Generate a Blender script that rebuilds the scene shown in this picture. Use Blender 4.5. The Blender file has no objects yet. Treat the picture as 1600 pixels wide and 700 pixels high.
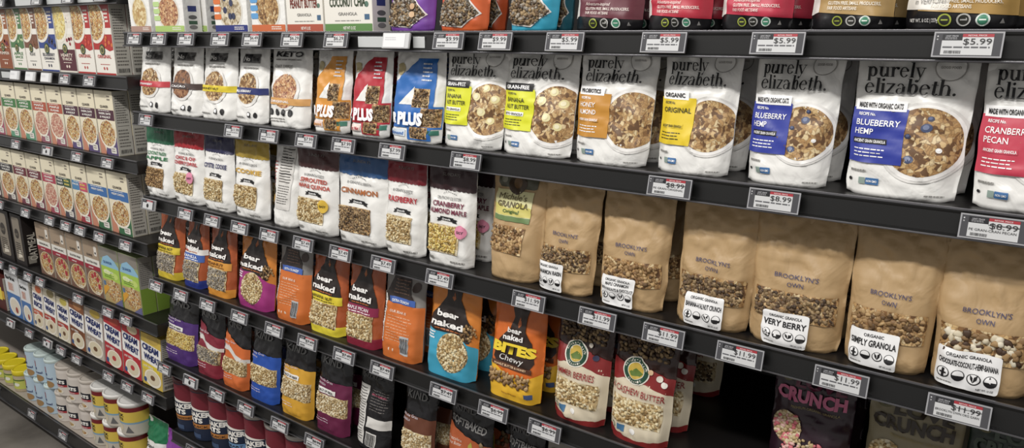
import bpy, bmesh, math, random
from mathutils import Vector, Matrix, noise

random.seed(7)
SC = bpy.context.scene
COL = SC.collection
S = 1.15                 # metres from the lens to the shelf fronts
EYE = 1.70               # lens height above the floor, level with the top near shelf

# ------------------------------------------------------------------ camera
F, CX, CY = 1202.0, 800.0, 350.0
_mx = Vector((-1615, -297, F)).normalized()
AX = -_mx                                    # world x in camera axes (right, down, forward)
_dn = Vector((12, 4800, F)); _dn = (_dn - AX * _dn.dot(AX)).normalized()
AZ = -_dn
AY = AZ.cross(AX)
cam = bpy.data.cameras.new('camera'); co = bpy.data.objects.new('camera', cam); COL.objects.link(co)
cam.sensor_width = 36; cam.lens = F / 1600 * 36; cam.clip_start = .02; cam.clip_end = 60
co.matrix_world = Matrix(((AX.x, -AX.y, -AX.z, 0), (AY.x, -AY.y, -AY.z, -S), (AZ.x, -AZ.y, -AZ.z, EYE), (0, 0, 0, 1)))
SC.camera = co
def xat(px, y, z):
    """metres along the shelf of the photo column px, at depth y and height z"""
    p = Vector((0, y + S, z - EYE)); k = (px - CX) / F
    # (a.x*X + b) = k*(a.z*X + c)
    b = p.y * AY.x + p.z * AZ.x; c = p.y * AY.z + p.z * AZ.z
    return (k * c - b) / (AX.x - k * AX.z)

# ------------------------------------------------------------------ light
w = bpy.data.worlds.new('world'); SC.world = w; w.use_nodes = True
w.node_tree.nodes['Background'].inputs[0].default_value = (1.0, .97, .935, 1)
w.node_tree.nodes['Background'].inputs[1].default_value = 0.42
def area(name, loc, aim, sx, sy, e, col):
    l = bpy.data.lights.new(name, 'AREA'); l.shape = 'RECTANGLE'; l.size = sx; l.size_y = sy; l.energy = e; l.color = col
    o = bpy.data.objects.new(name, l); COL.objects.link(o); o.location = loc
    o.rotation_euler = (Vector(aim) - Vector(loc)).to_track_quat('-Z', 'Y').to_euler()
    return o
area('aisle_light', (-.9, -1.7, 3.25), (-.9, .1, 1.2), 3.4, .14, 70, (1, .97, .93))
area('aisle_light', (-4.2, -1.7, 3.25), (-4.2, .1, 1.2), 2.4, .14, 46, (1, .97, .93))
SC.view_settings.view_transform = 'Standard'; SC.view_settings.look = 'None'
SC.view_settings.exposure = -0.08; SC.view_settings.gamma = 1; SC.view_settings.use_curve_mapping = False

# ------------------------------------------------------------------ materials
def lin(h):
    h = h.lstrip('#'); r = []
    v = [int(h[i:i+2], 16) / 255 for i in (0, 2, 4)]; g = .3 * v[0] + .59 * v[1] + .11 * v[2]
    for c in v:
        c = c + (g - c) * .1
        r.append(c / 12.92 if c < .04045 else ((c + .055) / 1.055) ** 2.4)
    return (*r, 1)
MATS = {}
def M(h, rough=.42, metal=0, bump=0, coat=0, scale=60):
    k = (h, rough, metal, bump, coat, scale)
    if k in MATS: return MATS[k]
    m = bpy.data.materials.new('surface_' + h); m.use_nodes = True; nt = m.node_tree; b = nt.nodes['Principled BSDF']
    b.inputs['Base Color'].default_value = lin(h); b.inputs['Roughness'].default_value = rough; b.inputs['Metallic'].default_value = metal
    b.inputs['Coat Weight'].default_value = coat; b.inputs['Coat Roughness'].default_value = .2
    if bump:
        tc = nt.nodes.new('ShaderNodeTexCoord'); n = nt.nodes.new('ShaderNodeTexNoise'); n.inputs['Scale'].default_value = scale
        n.inputs['Detail'].default_value = 3; n.inputs['Distortion'].default_value = 1.2
        bp = nt.nodes.new('ShaderNodeBump'); bp.inputs['Strength'].default_value = bump; bp.inputs['Distance'].default_value = .008
        nt.links.new(tc.outputs['Object'], n.inputs['Vector']); nt.links.new(n.outputs['Fac'], bp.inputs['Height']); nt.links.new(bp.outputs[0], b.inputs['Normal'])
    MATS[k] = m; return m
def food(name, cols, scale=110, rough=.45):
    """printed picture of cereal: random cells of the given colours"""
    k = ('food', name)
    if k in MATS: return MATS[k]
    m = bpy.data.materials.new('picture_of_' + name); m.use_nodes = True; nt = m.node_tree; b = nt.nodes['Principled BSDF']
    tc = nt.nodes.new('ShaderNodeTexCoord'); no = nt.nodes.new('ShaderNodeTexNoise'); no.inputs['Scale'].default_value = scale * .5
    mx = nt.nodes.new('ShaderNodeVectorMath'); mx.operation = 'SCALE'; mx.inputs['Scale'].default_value = .016
    ad = nt.nodes.new('ShaderNodeVectorMath'); ad.operation = 'ADD'
    v = nt.nodes.new('ShaderNodeTexVoronoi'); v.inputs['Scale'].default_value = scale
    sp = nt.nodes.new('ShaderNodeSeparateColor'); r = nt.nodes.new('ShaderNodeValToRGB'); r.color_ramp.interpolation = 'CONSTANT'
    e = r.color_ramp.elements
    while len(e) < len(cols): e.new(.5)
    for i, c in enumerate(cols): e[i].position = i / len(cols); e[i].color = lin(c)
    nt.links.new(tc.outputs['Object'], no.inputs['Vector']); nt.links.new(no.outputs['Color'], mx.inputs[0])
    nt.links.new(mx.outputs[0], ad.inputs[0]); nt.links.new(tc.outputs['Object'], ad.inputs[1]); nt.links.new(ad.outputs[0], v.inputs['Vector'])
    nt.links.new(v.outputs['Color'], sp.inputs[0]); nt.links.new(sp.outputs[0], r.inputs[0])
    ve = nt.nodes.new('ShaderNodeTexVoronoi'); ve.feature = 'DISTANCE_TO_EDGE'; ve.inputs['Scale'].default_value = scale
    mr = nt.nodes.new('ShaderNodeMapRange'); mr.inputs[1].default_value = .0; mr.inputs[2].default_value = .16; mr.inputs[3].default_value = .6; mr.inputs[4].default_value = 0
    mix = nt.nodes.new('ShaderNodeMix'); mix.data_type = 'RGBA'; mix.inputs[7].default_value = lin(cols[-2])
    nt.links.new(ad.outputs[0], ve.inputs['Vector']); nt.links.new(ve.outputs['Distance'], mr.inputs[0]); nt.links.new(mr.outputs[0], mix.inputs[0]); nt.links.new(r.outputs[0], mix.inputs[6])
    nt.links.new(mix.outputs[2], b.inputs['Base Color']); b.inputs['Roughness'].default_value = rough
    MATS[k] = m; return m
WHITE = M('F1EFEC', .38, bump=.25, scale=22); CARD = M('EAE6DC', .45); CREAM = M('E9DFC2', .45); BLACK = M('131214', .45); INK = M('1B1A1C', .5)
PW = M('EFEEEA', .3, bump=.55, scale=15, coat=.15); GREY = M('8E8C88', .5); KRAFT = M('BB9A6C', .48, bump=.7, scale=12); OAT = food('oats', ['D8C79E', 'B99D6C', 'E8DDBE', 'A58454', 'CDB88A', '84663C'], 150)
GRAN = food('granola', ['B58B55', 'D3B078', '8A6238', 'C29A64', 'E2CA9A', '6B4A2C', 'B88E58'], 165)
GRANR = food('red_granola', ['A4623C', 'CF9C66', '7B3F26', 'B87A4C', 'DDB98A', '8A3A2C'], 210)
CEREAL = food('porridge', ['E6D29A', 'C9A458', 'B5804A', 'F0E4BC', 'D8B868', '7A4A30', 'D8904A'], 230)
BERRYP = food('berry_porridge', ['E0BBA0', 'C37868', 'B3554A', 'EBD3B8', 'C99A80', '9E3F3A'], 230)
PAL_OAT = [M('D9C8A0', .6), M('C2A878', .6), M('E6DBBD', .6), M('A88B5C', .6)]
PAL_GRAN = [M('A68254', .6), M('86643E', .6), M('BC9A68', .6), M('644A2E', .6), M('947348', .6)]
PAL_DARK = [M('8E7450', .6), M('6A523A', .6), M('A58A62', .6), M('4A3828', .6), M('7A6242', .6)]
PAL_PALE = [M('D6C08E', .6), M('B99A62', .6), M('E6D8B0', .6), M('9A7A48', .6)]
PAL_YEL = [M('D9BE62', .6), M('C7A24A', .6), M('E4D28A', .6), M('A9883F', .6)]
PAL_GREY = [M('8B8378', .6), M('6F675D', .6), M('A39A8C', .6)]
PAL_COCO = [M('8A6A44', .6), M('E4DAC2', .6), M('A88658', .6), M('4A3424', .6), M('D8CBAE', .6)]
PAL_PINK = [M('D8C6A0', .6), M('D9707A', .6), M('C2A878', .6), M('E8B8B0', .6)]

# ------------------------------------------------------------------ object helpers
def empty(name, loc, label, cat, group=None, rx=0, rz=0):
    o = bpy.data.objects.new(name, None); COL.objects.link(o); o.location = loc; o.rotation_euler = (rx, 0, rz)
    o.empty_display_size = .02
    o['label'] = label; o['category'] = cat
    if group: o['group'] = group
    return o
def mesh(name, verts, faces, mats, idx=None, parent=None, smooth=False):
    me = bpy.data.meshes.new(name); me.from_pydata([tuple(v) for v in verts], [], faces); me.update()
    for m in (mats if isinstance(mats, (list, tuple)) else [mats]): me.materials.append(m)
    if idx: me.polygons.foreach_set('material_index', idx)
    if smooth: me.polygons.foreach_set('use_smooth', [True] * len(faces))
    o = bpy.data.objects.new(name, me); COL.objects.link(o)
    if parent: o.parent = parent
    return o
def copy_tree(o, parent=None):
    c = o.copy(); COL.objects.link(c)
    if parent: c.parent = parent
    for ch in list(KIDS.get(o.name, [])) or [x for x in o.children]:
        copy_tree(ch, c)
    return c
KIDS = {}
def bm_obj(name, bm, mats, parent=None, smooth=False):
    me = bpy.data.meshes.new(name); bm.to_mesh(me); bm.free()
    for m in (mats if isinstance(mats, (list, tuple)) else [mats]): me.materials.append(m)
    if smooth: me.polygons.foreach_set('use_smooth', [True] * len(me.polygons))
    o = bpy.data.objects.new(name, me); COL.objects.link(o)
    if parent: o.parent = parent
    return o
def box_bm(x0, x1, y0, y1, z0, z1, bev=0, bm=None, seg=2):
    b2 = bmesh.new(); bmesh.ops.create_cube(b2, size=1)
    for v in b2.verts: v.co = Vector(((x0 + x1) / 2 + v.co.x * (x1 - x0), (y0 + y1) / 2 + v.co.y * (y1 - y0), (z0 + z1) / 2 + v.co.z * (z1 - z0)))
    if bev: bmesh.ops.bevel(b2, geom=b2.edges[:], offset=bev, segments=seg, affect='EDGES', profile=.5)
    if bm is None: return b2
    me = bpy.data.meshes.new('tmp'); b2.to_mesh(me); b2.free(); bm.from_mesh(me); bpy.data.meshes.remove(me); return bm
def prism_bm(profile, x0, x1, bm=None):
    """profile: (y, z) outline swept along x"""
    bm = bm or bmesh.new(); a = [bm.verts.new((x0, y, z)) for y, z in profile]; b = [bm.verts.new((x1, y, z)) for y, z in profile]
    n = len(a); bm.faces.new(a[::-1]); bm.faces.new(b)
    for i in range(n): bm.faces.new((a[i], a[(i+1) % n], b[(i+1) % n], b[i]))
    bmesh.ops.recalc_face_normals(bm, faces=bm.faces[:]); return bm

# ------------------------------------------------------------------ lettering
_TX = {}
def glyphs(s, bold=.02):
    k = (s, bold)
    if k in _TX: return _TX[k]
    cu = bpy.data.curves.new('t', 'FONT'); cu.body = s; cu.size = 1; cu.offset = bold; cu.resolution_u = 2
    o = bpy.data.objects.new('t', cu); COL.objects.link(o)
    me = bpy.data.meshes.new_from_object(o)
    vs = [(v.co.x, v.co.y) for v in me.vertices]; fs = [tuple(p.vertices) for p in me.polygons]
    bpy.data.objects.remove(o); bpy.data.meshes.remove(me); bpy.data.curves.remove(cu)
    if vs:
        mnx = min(v[0] for v in vs); mxx = max(v[0] for v in vs)
        vs = [((x - mnx) / .72, y / .72) for x, y in vs]; wd = (mxx - mnx) / .72
    else: wd = 1
    _TX[k] = (vs, fs, wd); return _TX[k]
# serif letters drawn as stems and rings: x-height 1, stem .2
def _stem(x, y0, y1, t=.26): return [[(x, y0), (x + t, y0), (x + t, y1), (x, y1)]]
def _ser(x, y, w=.42, t=.06): return [[(x, y), (x + w, y), (x + w, y + t), (x, y + t)]]
def _ring(cx, cy, rx, ry, a0=0, a1=360, tx=.26, ty=.09, n=18):
    out = []
    for i in range(n):
        a = math.radians(a0 + (a1 - a0) * i / n); b = math.radians(a0 + (a1 - a0) * (i + 1) / n)
        out.append([(cx + rx * math.cos(a), cy + ry * math.sin(a)), (cx + rx * math.cos(b), cy + ry * math.sin(b)),
                    (cx + (rx - tx) * math.cos(b), cy + (ry - ty) * math.sin(b)), (cx + (rx - tx) * math.cos(a), cy + (ry - ty) * math.sin(a))])
    return out
def _bar(x0, y0, x1, y1, t):
    dx, dy = x1 - x0, y1 - y0; l = math.hypot(dx, dy); nx, ny = -dy / l * t / 2, dx / l * t / 2
    return [[(x0 + nx, y0 + ny), (x1 + nx, y1 + ny), (x1 - nx, y1 - ny), (x0 - nx, y0 - ny)]]
SERIF = {
 'p': (1.08, _stem(.12, -.45, 1) + _ser(.0, -.45) + _ser(0, .94, .3) + _ring(.58, .5, .42, .52)),
 'u': (1.15, _stem(.12, .3, 1) + _ser(0, .94, .3) + _ring(.5, .32, .38, .34, 180, 360) + _stem(.74, 0, 1) + _ser(.62, .94, .3) + _ser(.74, 0, .34)),
 'r': (.82, _stem(.12, 0, 1) + _ser(0, 0) + _ser(0, .94, .3) + _ring(.58, .62, .3, .38, 60, 180, .1, .1) + _ring(.66, .86, .13, .13, 0, 360, .13, .13, 10)),
 'e': (.98, _ring(.48, .5, .44, .52, 20, 330, .2, .07) + _bar(.1, .55, .88, .62, .06) + _bar(.84, .56, .84, .78, .13)),
 'l': (.5, _stem(.14, 0, 1.5) + _ser(.02, 0, .44) + _ser(.02, 1.44, .3)),
 'y': (1.02, _bar(.16, 1, .56, .05, .2) + _bar(.9, 1, .42, -.3, .08) + _ser(0, .94, .42) + _ser(.66, .94, .36) + _ring(.26, -.34, .16, .13, 0, 360, .14, .12, 10)),
 'i': (.5, _stem(.14, 0, 1) + _ser(.02, 0, .44) + _ser(.02, .94, .3) + _ring(.24, 1.32, .13, .13, 0, 360, .13, .13, 10)),
 'z': (.9, _bar(.06, .95, .84, .95, .09) + _bar(.08, .05, .84, .05, .09) + _bar(.74, .95, .16, .05, .2)),
 'a': (1.0, _stem(.62, 0, .75) + _ring(.46, .66, .34, .36, 20, 165, .16, .07) + _ring(.4, .28, .34, .3, 60, 350, .18, .06) + _ser(.62, 0, .34)),
 'b': (1.08, _stem(.12, 0, 1.5) + _ser(0, 1.44, .3) + _ring(.58, .5, .42, .52)),
 't': (.68, _stem(.18, .16, 1.3) + _ser(.0, .94, .6) + _ring(.44, .2, .26, .22, 180, 350, .2, .08)),
 'h': (1.18, _stem(.12, 0, 1.5) + _ser(0, 0) + _ser(0, 1.44, .3) + _ring(.54, .62, .4, .4, 0, 180, .2, .08) + _stem(.74, 0, .64) + _ser(.64, 0)),
 '.': (.4, _ring(.18, .12, .14, .14, 0, 360, .14, .14, 10)),
}

# ------------------------------------------------------------------ artwork laid on a surface
def _ico(sub):
    bm = bmesh.new(); bmesh.ops.create_icosphere(bm, subdivisions=sub, radius=1)
    vs = [v.co.copy() for v in bm.verts]; fs = [tuple(v.index for v in f.verts) for f in bm.faces]; bm.free(); return vs, fs
ICO = {1: _ico(1), 2: _ico(2)}
def lay(l): return l * .00038 if l <= 10 else .0038 + (l - 10) * .0002
class Art:
    """flat pictures, lettering and granola in panel fractions (u across, v up), wrapped on mp(u, v, off)"""
    def __init__(s, root, mp, W, H, gu=(), gv=()):
        s.root, s.mp, s.W, s.H, s.gu, s.gv = root, mp, W, H, gu, gv; s.p = {}; s.base = 0; s.order = []; s.cur = 'printed_art'; s.k = 0
        s.lab = {}
    def part(s, n, label=None):
        s.cur = n
        if label: s.lab[n] = label
        return s
    def _a(s, vs, fs, mat, off, cut):
        d = s.p.setdefault(s.cur, {'c': [[], [], []], 't': [[], [], []], 'm': []})
        if mat not in d['m']: d['m'].append(mat)
        mi = d['m'].index(mat); V, Fc, I = d['c' if cut else 't']; b = len(V)
        V += [(x, y, off) for x, y in vs]; Fc += [tuple(i + b for i in f) for f in fs]; I += [mi] * len(fs)
    def P(s, pts, mat, l=1): s._a(pts, [tuple(range(len(pts)))], mat, l, True)
    def R(s, u0, v0, u1, v1, mat, l=1): s.P([(u0, v0), (u1, v0), (u1, v1), (u0, v1)], mat, l)
    def E(s, cu, cv, ru, rv=None, mat=None, l=1, n=22):
        rv = rv if rv is not None else ru * s.W / s.H
        s.P([(cu + ru * math.cos(a * 2 * math.pi / n), cv + rv * math.sin(a * 2 * math.pi / n)) for a in range(n)], mat, l)
    def C(s, u0, v0, u1, v1, mat, l=1, r=.06):  # rounded card
        ru, rv = r, r * s.W / s.H; pts = []
        for cx, cy, a0 in ((u1 - ru, v0 + rv, -90), (u1 - ru, v1 - rv, 0), (u0 + ru, v1 - rv, 90), (u0 + ru, v0 + rv, 180)):
            for i in range(4):
                a = math.radians(a0 + i * 30); pts.append((cx + ru * math.cos(a), cy + rv * math.sin(a)))
        s.P(pts, mat, l)
    def T(s, t, u, v, h, mat, w=None, bold=.02, al='l', rot=0, l=3, ital=0):
        vs, fs, wd = glyphs(t, bold); hx = h * s.H
        kx = (w * s.W / wd) if w else hx * .82
        tot = wd * kx / s.W; ox = {'l': 0, 'c': -tot / 2, 'r': -tot}[al]
        c, sn = math.cos(math.radians(rot)), math.sin(math.radians(rot)); out = []
        for x, y in vs:
            X = (x + ital * y) * kx + ox * s.W; Y = y * hx; out.append((u + (X * c - Y * sn) / s.W, v + (X * sn + Y * c) / s.H))
        s._a(out, fs, mat, l, False)
    def V(s, t, u, v, h, mat, wd, l=3):  # vertical text running up
        vs, fs, w0 = glyphs(t, .02); s._a([(u - y * h, v + x * wd / w0) for x, y in vs], fs, mat, l, False)
    def SERIFS(s, t, u, v, xh, mat, w, l=4):
        tot = sum(SERIF[c][0] for c in t); k = w / tot; x = u
        for c in t:
            for q in SERIF[c][1]: s._a([(x + a * k, v + b * xh) for a, b in q], [(0, 1, 2, 3)], mat, l, False)
            x += SERIF[c][0] * k
    def L(s, u0, v0, u1, v1, n, mat, l=2, fill=.45, words=True, seed=0):
        r = random.Random(seed + n); dv = (v1 - v0) / n
        for i in range(n):
            v = v1 - (i + .75) * dv; x = u0; e = u1 - r.random() * .2 * (u1 - u0)
            while x < e:
                wd = (r.uniform(.08, .22) if words else 1) * (u1 - u0); s.R(x, v, min(x + wd, e), v + dv * fill, mat, l); x += wd + .03 * (u1 - u0)
    def BAR(s, u0, v0, u1, v1, mat, n=14, l=3):
        r = random.Random(n); x = u0
        while x < u1:
            wd = (u1 - u0) / n * r.uniform(.3, .9); s.R(x, v0, min(x + wd, u1), v1, mat, l); x += wd + (u1 - u0) / n * r.uniform(.3, .7)
    def G(s, inside, box, size, pal, sub=1, seed=1, flat=.55, lift=0, lab=None):
        """real pieces of cereal showing through a window"""
        keep = s.cur; s.cur = 'granola'; r = random.Random(seed); d = s.p.setdefault('granola', {'c': [[], [], []], 't': [[], [], []], 'm': [], 'g': [[], [], []]})
        d.setdefault('g', [[], [], []])
        for m in pal:
            if m not in d['m']: d['m'].append(m)
        V, Fc, I = d['g']; vs, fs = ICO[sub]; u0, v0, u1, v1 = box; size *= .74; su, sv = size * 1.1 / s.W, size * .95 / s.H
        nu, nv = max(1, int((u1 - u0) / su)), max(1, int((v1 - v0) / sv))
        for i in range(nu):
            for j in range(nv):
                u = u0 + (i + r.uniform(.05, .95)) * (u1 - u0) / nu; v = v0 + (j + r.uniform(.05, .95)) * (v1 - v0) / nv
                if not inside(u, v): continue
                c = s.mp(u, v, .0027 + lift + r.uniform(-.001, .0015)); rot = Matrix.Rotation(r.uniform(0, 6.28), 3, 'Y')
                sc = Vector((r.uniform(.6, 1.15), flat * r.uniform(.45, .9), r.uniform(.5, .9))) * size; b = len(V); mi = d['m'].index(r.choice(pal))
                for q in vs:
                    k = 1 + r.uniform(-.25, .25); V.append(c + rot @ Vector((q.x * sc.x * k, q.y * sc.y * k, q.z * sc.z * k)))
                Fc += [tuple(n + b for n in f) for f in fs]; I += [mi] * len(fs)
        s.cur = keep
    def WIN(s, u0, v0, u1, v1, size, pal, base, sub=1, seed=1, inside=None):
        keep = s.cur; s.cur = 'granola'; s.R(u0, v0, u1, v1, base, 3); s.cur = keep
        mu, mv = size * .7 / s.W, size * .6 / s.H
        s.G(inside or (lambda u, v: True), (u0 + mu, v0 + mv, u1 - mu, v1 - mv), size, pal, sub, seed)
    def WE(s, cu, cv, ru, rv, size, pal, base, sub=1, seed=1):
        keep = s.cur; s.cur = 'granola'; s.E(cu, cv, ru, rv, base, 3); s.cur = keep
        s.G(lambda u, v: ((u - cu) / ru) ** 2 + ((v - cv) / rv) ** 2 < .88, (cu - ru, cv - rv, cu + ru, cv + rv), size, pal, sub, seed)
    def done(s):
        for name, d in s.p.items():
            V, Fc, I = [], [], []
            cv, cf, ci = d['c']
            if cf:
                bm = bmesh.new(); bv = [bm.verts.new(v) for v in cv]; 
                for f, i in zip(cf, ci):
                    try: fc = bm.faces.new([bv[k] for k in f]); fc.material_index = i
                    except ValueError: pass
                for axis, g in ((0, s.gu), (1, s.gv)):
                    for x in g:
                        co_ = [0, 0, 0]; no_ = [0, 0, 0]; co_[axis] = x; no_[axis] = 1
                        bmesh.ops.bisect_plane(bm, geom=bm.verts[:] + bm.edges[:] + bm.faces[:], dist=1e-6, plane_co=co_, plane_no=no_)
                bmesh.ops.triangulate(bm, faces=[f for f in bm.faces if len(f.verts) > 4])
                bm.verts.index_update()
                V += [s.mp(v.co.x, v.co.y, .0004 + s.base + lay(v.co.z)) for v in bm.verts]
                for f in bm.faces: Fc.append(tuple(v.index for v in f.verts)); I.append(f.material_index)
                bm.free()
            tv, tf, ti = d['t']; b = len(V)
            V += [s.mp(x, y, .0006 + s.base + lay(o)) for x, y, o in tv]; Fc += [tuple(k + b for k in f) for f in tf]; I += ti
            if 'g' in d:
                gv_, gf, gi = d['g']; b = len(V); V += gv_; Fc += [tuple(k + b for k in f) for f in gf]; I += gi
            o = mesh(name, V, Fc, d['m'], I, s.root, smooth=True)
            if name in s.lab: o['label'] = s.lab[name]
            if name == 'granola': o['kind'] = 'stuff'

# ------------------------------------------------------------------ packages
def smooth(a, b, x):
    t = min(1, max(0, (x - a) / (b - a))); return t * t * (3 - 2 * t)
PRODUCTS = {}            # shelf -> list of (centre x, short name)
def register(shelf, x, short): PRODUCTS.setdefault(shelf, []).append((x, short))
def pouch(short, label, shelf, pl, pr, col, art, h=.225, d=.055, lean=7, yaw=0, prof=3.3, crinkle=1.15, y0=.012, name='granola_pouch',
          cat='granola bag', group=None, behind=0, top=None, sub=1, backlabel=None, reg=True, flare=None):
    if flare is None: flare = .0 if prof > 3.4 else .085
    z = SHELF[shelf]; xl, xr = xat(pl, y0, z + .01), xat(pr, y0, z + .01); W = (xr - xl) * .975; cx = (xl + xr) / 2
    root = empty(name, (cx, y0 + d / 2, z), label, cat, group, 0, math.radians(yaw)); tl = math.tan(math.radians(lean))
    nu, nv = 28, 36; seed = random.random() * 100; A = []
    def t(v): return d / 2 * (math.cos(math.pi / 2 * min(1, max(0, (v - .04) / .86)))) ** .85 * (1 - .18 * smooth(.12, 0, v)) + .0012
    def grid(sign):
        g = []
        for j in range(nv + 1):
            v = j / nv; row = []
            for i in range(nu + 1):
                u = i / nu; q = abs(2 * u - 1); s_ = max(0, 1 - min(1, q / .95) ** prof)
                x = (u - .5) * W * (1 + flare * v ** .8 - .012 * smooth(.08, 0, v)) + .0022 * noise.noise(Vector((seed, v * 6, (u > .5) * 7.)))
                y = -t(v) * s_ ** (.75) * sign
                n1 = noise.noise(Vector((x * 22 + seed, v * 5, sign))) ; n2 = abs(noise.noise(Vector((x * 45 - seed, v * 9 + u * 3, sign + 3))))
                edge = .35 + .65 * smooth(0, .12, min(u, 1 - u))
                n3 = 1 - abs(noise.noise(Vector((x * 14 + v * 4 + seed, v * 3.2 - x * 6, sign + 9)))) * 2
                amp = crinkle * (.003 * n1 + .0028 * max(0, n3 - .72) * 3.5 + .006 * (n2 - .2) * (.4 + .9 * smooth(.45, .85, v) + .6 * smooth(.25, .0, v)))
                amp *= edge * smooth(0, .06, v) * (1 - .75 * smooth(.92, 1, v))
                y -= sign * amp
                if v > .93: y += .0012 * math.sin(v * 260) * sign
                y += tl * v * h; z_ = v * h + .003 * smooth(.8, 1, q) * smooth(.1, 0, v)
                row.append(Vector((x, y, z_)))
            g.append(row)
        return g
    fr, bk = grid(1), grid(-1)
    V = [p for r in fr for p in r]; nb = len(V); V += [p for r in bk for p in r]; n = nu + 1; Fc = []
    for j in range(nv):
        for i in range(nu):
            a = j * n + i; Fc.append((a, a + 1, a + n + 1, a + n)); a += nb; Fc.append((a, a + n, a + n + 1, a + 1))
        a = j * n; Fc.append((a, a + n, nb + a + n, nb + a)); a = j * n + nu; Fc.append((a, nb + a, nb + a + n, a + n))
    for i in range(nu):
        Fc.append((i, nb + i, nb + i + 1, i + 1)); a = nv * n + i; Fc.append((a, a + 1, nb + a + 1, nb + a))
    mesh('pouch', V, Fc, col, None, root, smooth=True)
    def mp(u, v, off):
        u = min(1, max(0, u)); v = min(1, max(0, v)); i = min(nu - 1, int(u * nu)); j = min(nv - 1, int(v * nv)); a, b = u * nu - i, v * nv - j
        p = (fr[j][i] * (1 - a) + fr[j][i+1] * a) * (1 - b) + (fr[j+1][i] * (1 - a) + fr[j+1][i+1] * a) * b
        return Vector((p.x, p.y - off, p.z))
    A = Art(root, mp, W, h, [i / nu for i in range(1, nu)], [j / nv for j in range(1, nv)])
    A.base = .0008; art(A); A.done()
    if reg: register(shelf, cx, short)
    for k in range(behind):
        c = copy_tree(root); c.location.y += (d + .028) * (k + 1); c.location.x += .003
        c['label'] = backlabel or ('%s standing directly behind the front %s' % (cat, short))
    return root
def carton(short, label, shelf, pl, pr, col, art, h=.2, d=.045, yaw=0, y0=.012, name='cereal_carton', cat='carton', group=None, side=None,
           lean=0, reg=True, x01=None):
    z = SHELF[shelf]; xl, xr = x01 or (xat(pl, y0, z + .01), xat(pr, y0, z + .01)); W = xr - xl - .0012; cx = (xl + xr) / 2
    root = empty(name, (cx, y0 + d / 2, z), label, cat, group, -math.radians(lean), math.radians(yaw))
    bm = box_bm(-W / 2, W / 2, -d / 2, d / 2, 0, h, .0012)
    bm_obj('box', bm, col, root)
    A = Art(root, lambda u, v, off: Vector(((min(1, max(0, u)) - .5) * W * .985, -d / 2 - off * .5, (.006 + .988 * min(1, max(0, v))) * h)), W, h)
    art(A); A.done()
    B = Art(root, lambda u, v, off: Vector((W / 2 + off * .5, -d / 2 * .96 + min(1, max(0, u)) * d * .96, (.01 + .98 * v) * h)), d, h); B.cur = 'side_panel'
    (side or side_lines)(B); B.done()
    if reg: register(shelf, cx, short)
    return root
def side_lines(B):
    B.R(0, 0, 1, 1, M('C9C5BA', .5), 0); B.L(.12, .5, .88, .95, 12, M('6E6A64', .6), 1); B.L(.12, .12, .88, .42, 6, M('7A766E', .6), 1)
    B.R(.12, .46, .88, .465, INK, 2); B.BAR(.15, .03, .85, .09, INK, 12)
def canister(short, label, shelf, px, py_, r, h, col, art, lid=None, z0=0, name='oats_canister', cat='canister', group=None, y0=None, reg=True, lidh=.012):
    z = SHELF[shelf] + z0; y = (r + .012) if y0 is None else y0; cx = xat(px, y - r, z + .01)
    root = empty(name, (cx, y, z), label, cat, group); n = 32
    def ring(rr, zz): return [Vector((rr * math.sin(2 * math.pi * i / n), -rr * math.cos(2 * math.pi * i / n), zz)) for i in range(n)]
    def lathe(nm, prof, m):
        V = []; Fc = []
        for rr, zz in prof: V += ring(rr, zz)
        for k in range(len(prof) - 1):
            for i in range(n): a = k * n + i; b = k * n + (i + 1) % n; Fc.append((a, b, b + n, a + n))
        Fc.append(tuple(range(n))[::-1]); Fc.append(tuple(range((len(prof) - 1) * n, len(prof) * n)))
        o = mesh(nm, V, Fc, m, None, root, smooth=True); o.data.polygons[-1].use_smooth = False; return o
    hb = h - (lidh if lid else 0)
    lathe('tube', [(r * .96, 0), (r, .002), (r, .005), (r, hb - .003), (r * .98, hb)], col)
    if lid: lathe('lid', [(r * .99, hb - .002), (r * 1.04, hb), (r * 1.04, h - .003), (r * 1.0, h), (r * .9, h - .0005), (r * .88, h - .003)], lid)
    def mp(u, v, off):
        a = (min(1, max(0, u)) - .5) * math.pi * 1.25; return Vector(((r + off * .7) * math.sin(a), -(r + off * .7) * math.cos(a), .004 + v * (hb - .008)))
    A = Art(root, mp, r * math.pi * 1.25, h, [i / 22 for i in range(1, 22)], []); art(A); A.done()
    if reg: register(shelf, cx, short)
    return root
# shelf heights above the floor; near unit first, then the unit at the far end
SHELF = {k: EYE + v * S for k, v in dict(A=0, B=-.199, C=-.423, D=-.650, E=-.895, F=-1.115, G=-1.365, R0=.105, R1=-.112, R2=-.333, R3=-.561,
                                       R4=-.795, R5=-1.02, R6=-1.365).items()}
XJ = -2.012 * S            # where the two units meet

# ------------------------------------------------------------------ setting
def struct(name, bm, m):
    o = bm_obj(name, bm, m); o['kind'] = 'structure'; return o
FLOOR = M('6B6560', .35, bump=.2, scale=9)
nt = FLOOR.node_tree; tc = nt.nodes.new('ShaderNodeTexCoord'); nz = nt.nodes.new('ShaderNodeTexNoise'); nz.inputs['Scale'].default_value = 3.5; nz.inputs['Detail'].default_value = 8
rp = nt.nodes.new('ShaderNodeValToRGB'); rp.color_ramp.elements[0].color = lin('57524C'); rp.color_ramp.elements[1].color = lin('8A847C'); rp.color_ramp.elements[0].position = .3; rp.color_ramp.elements[1].position = .7
nt.links.new(tc.outputs['Object'], nz.inputs['Vector']); nt.links.new(nz.outputs['Fac'], rp.inputs[0]); nt.links.new(rp.outputs[0], nt.nodes['Principled BSDF'].inputs['Base Color'])
struct('floor', box_bm(-9, 4, -4, 1.5, -.05, 0), FLOOR)
struct('wall_back', box_bm(-9, 4, .62, .7, 0, 3.3), M('2A2827', .7))

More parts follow.
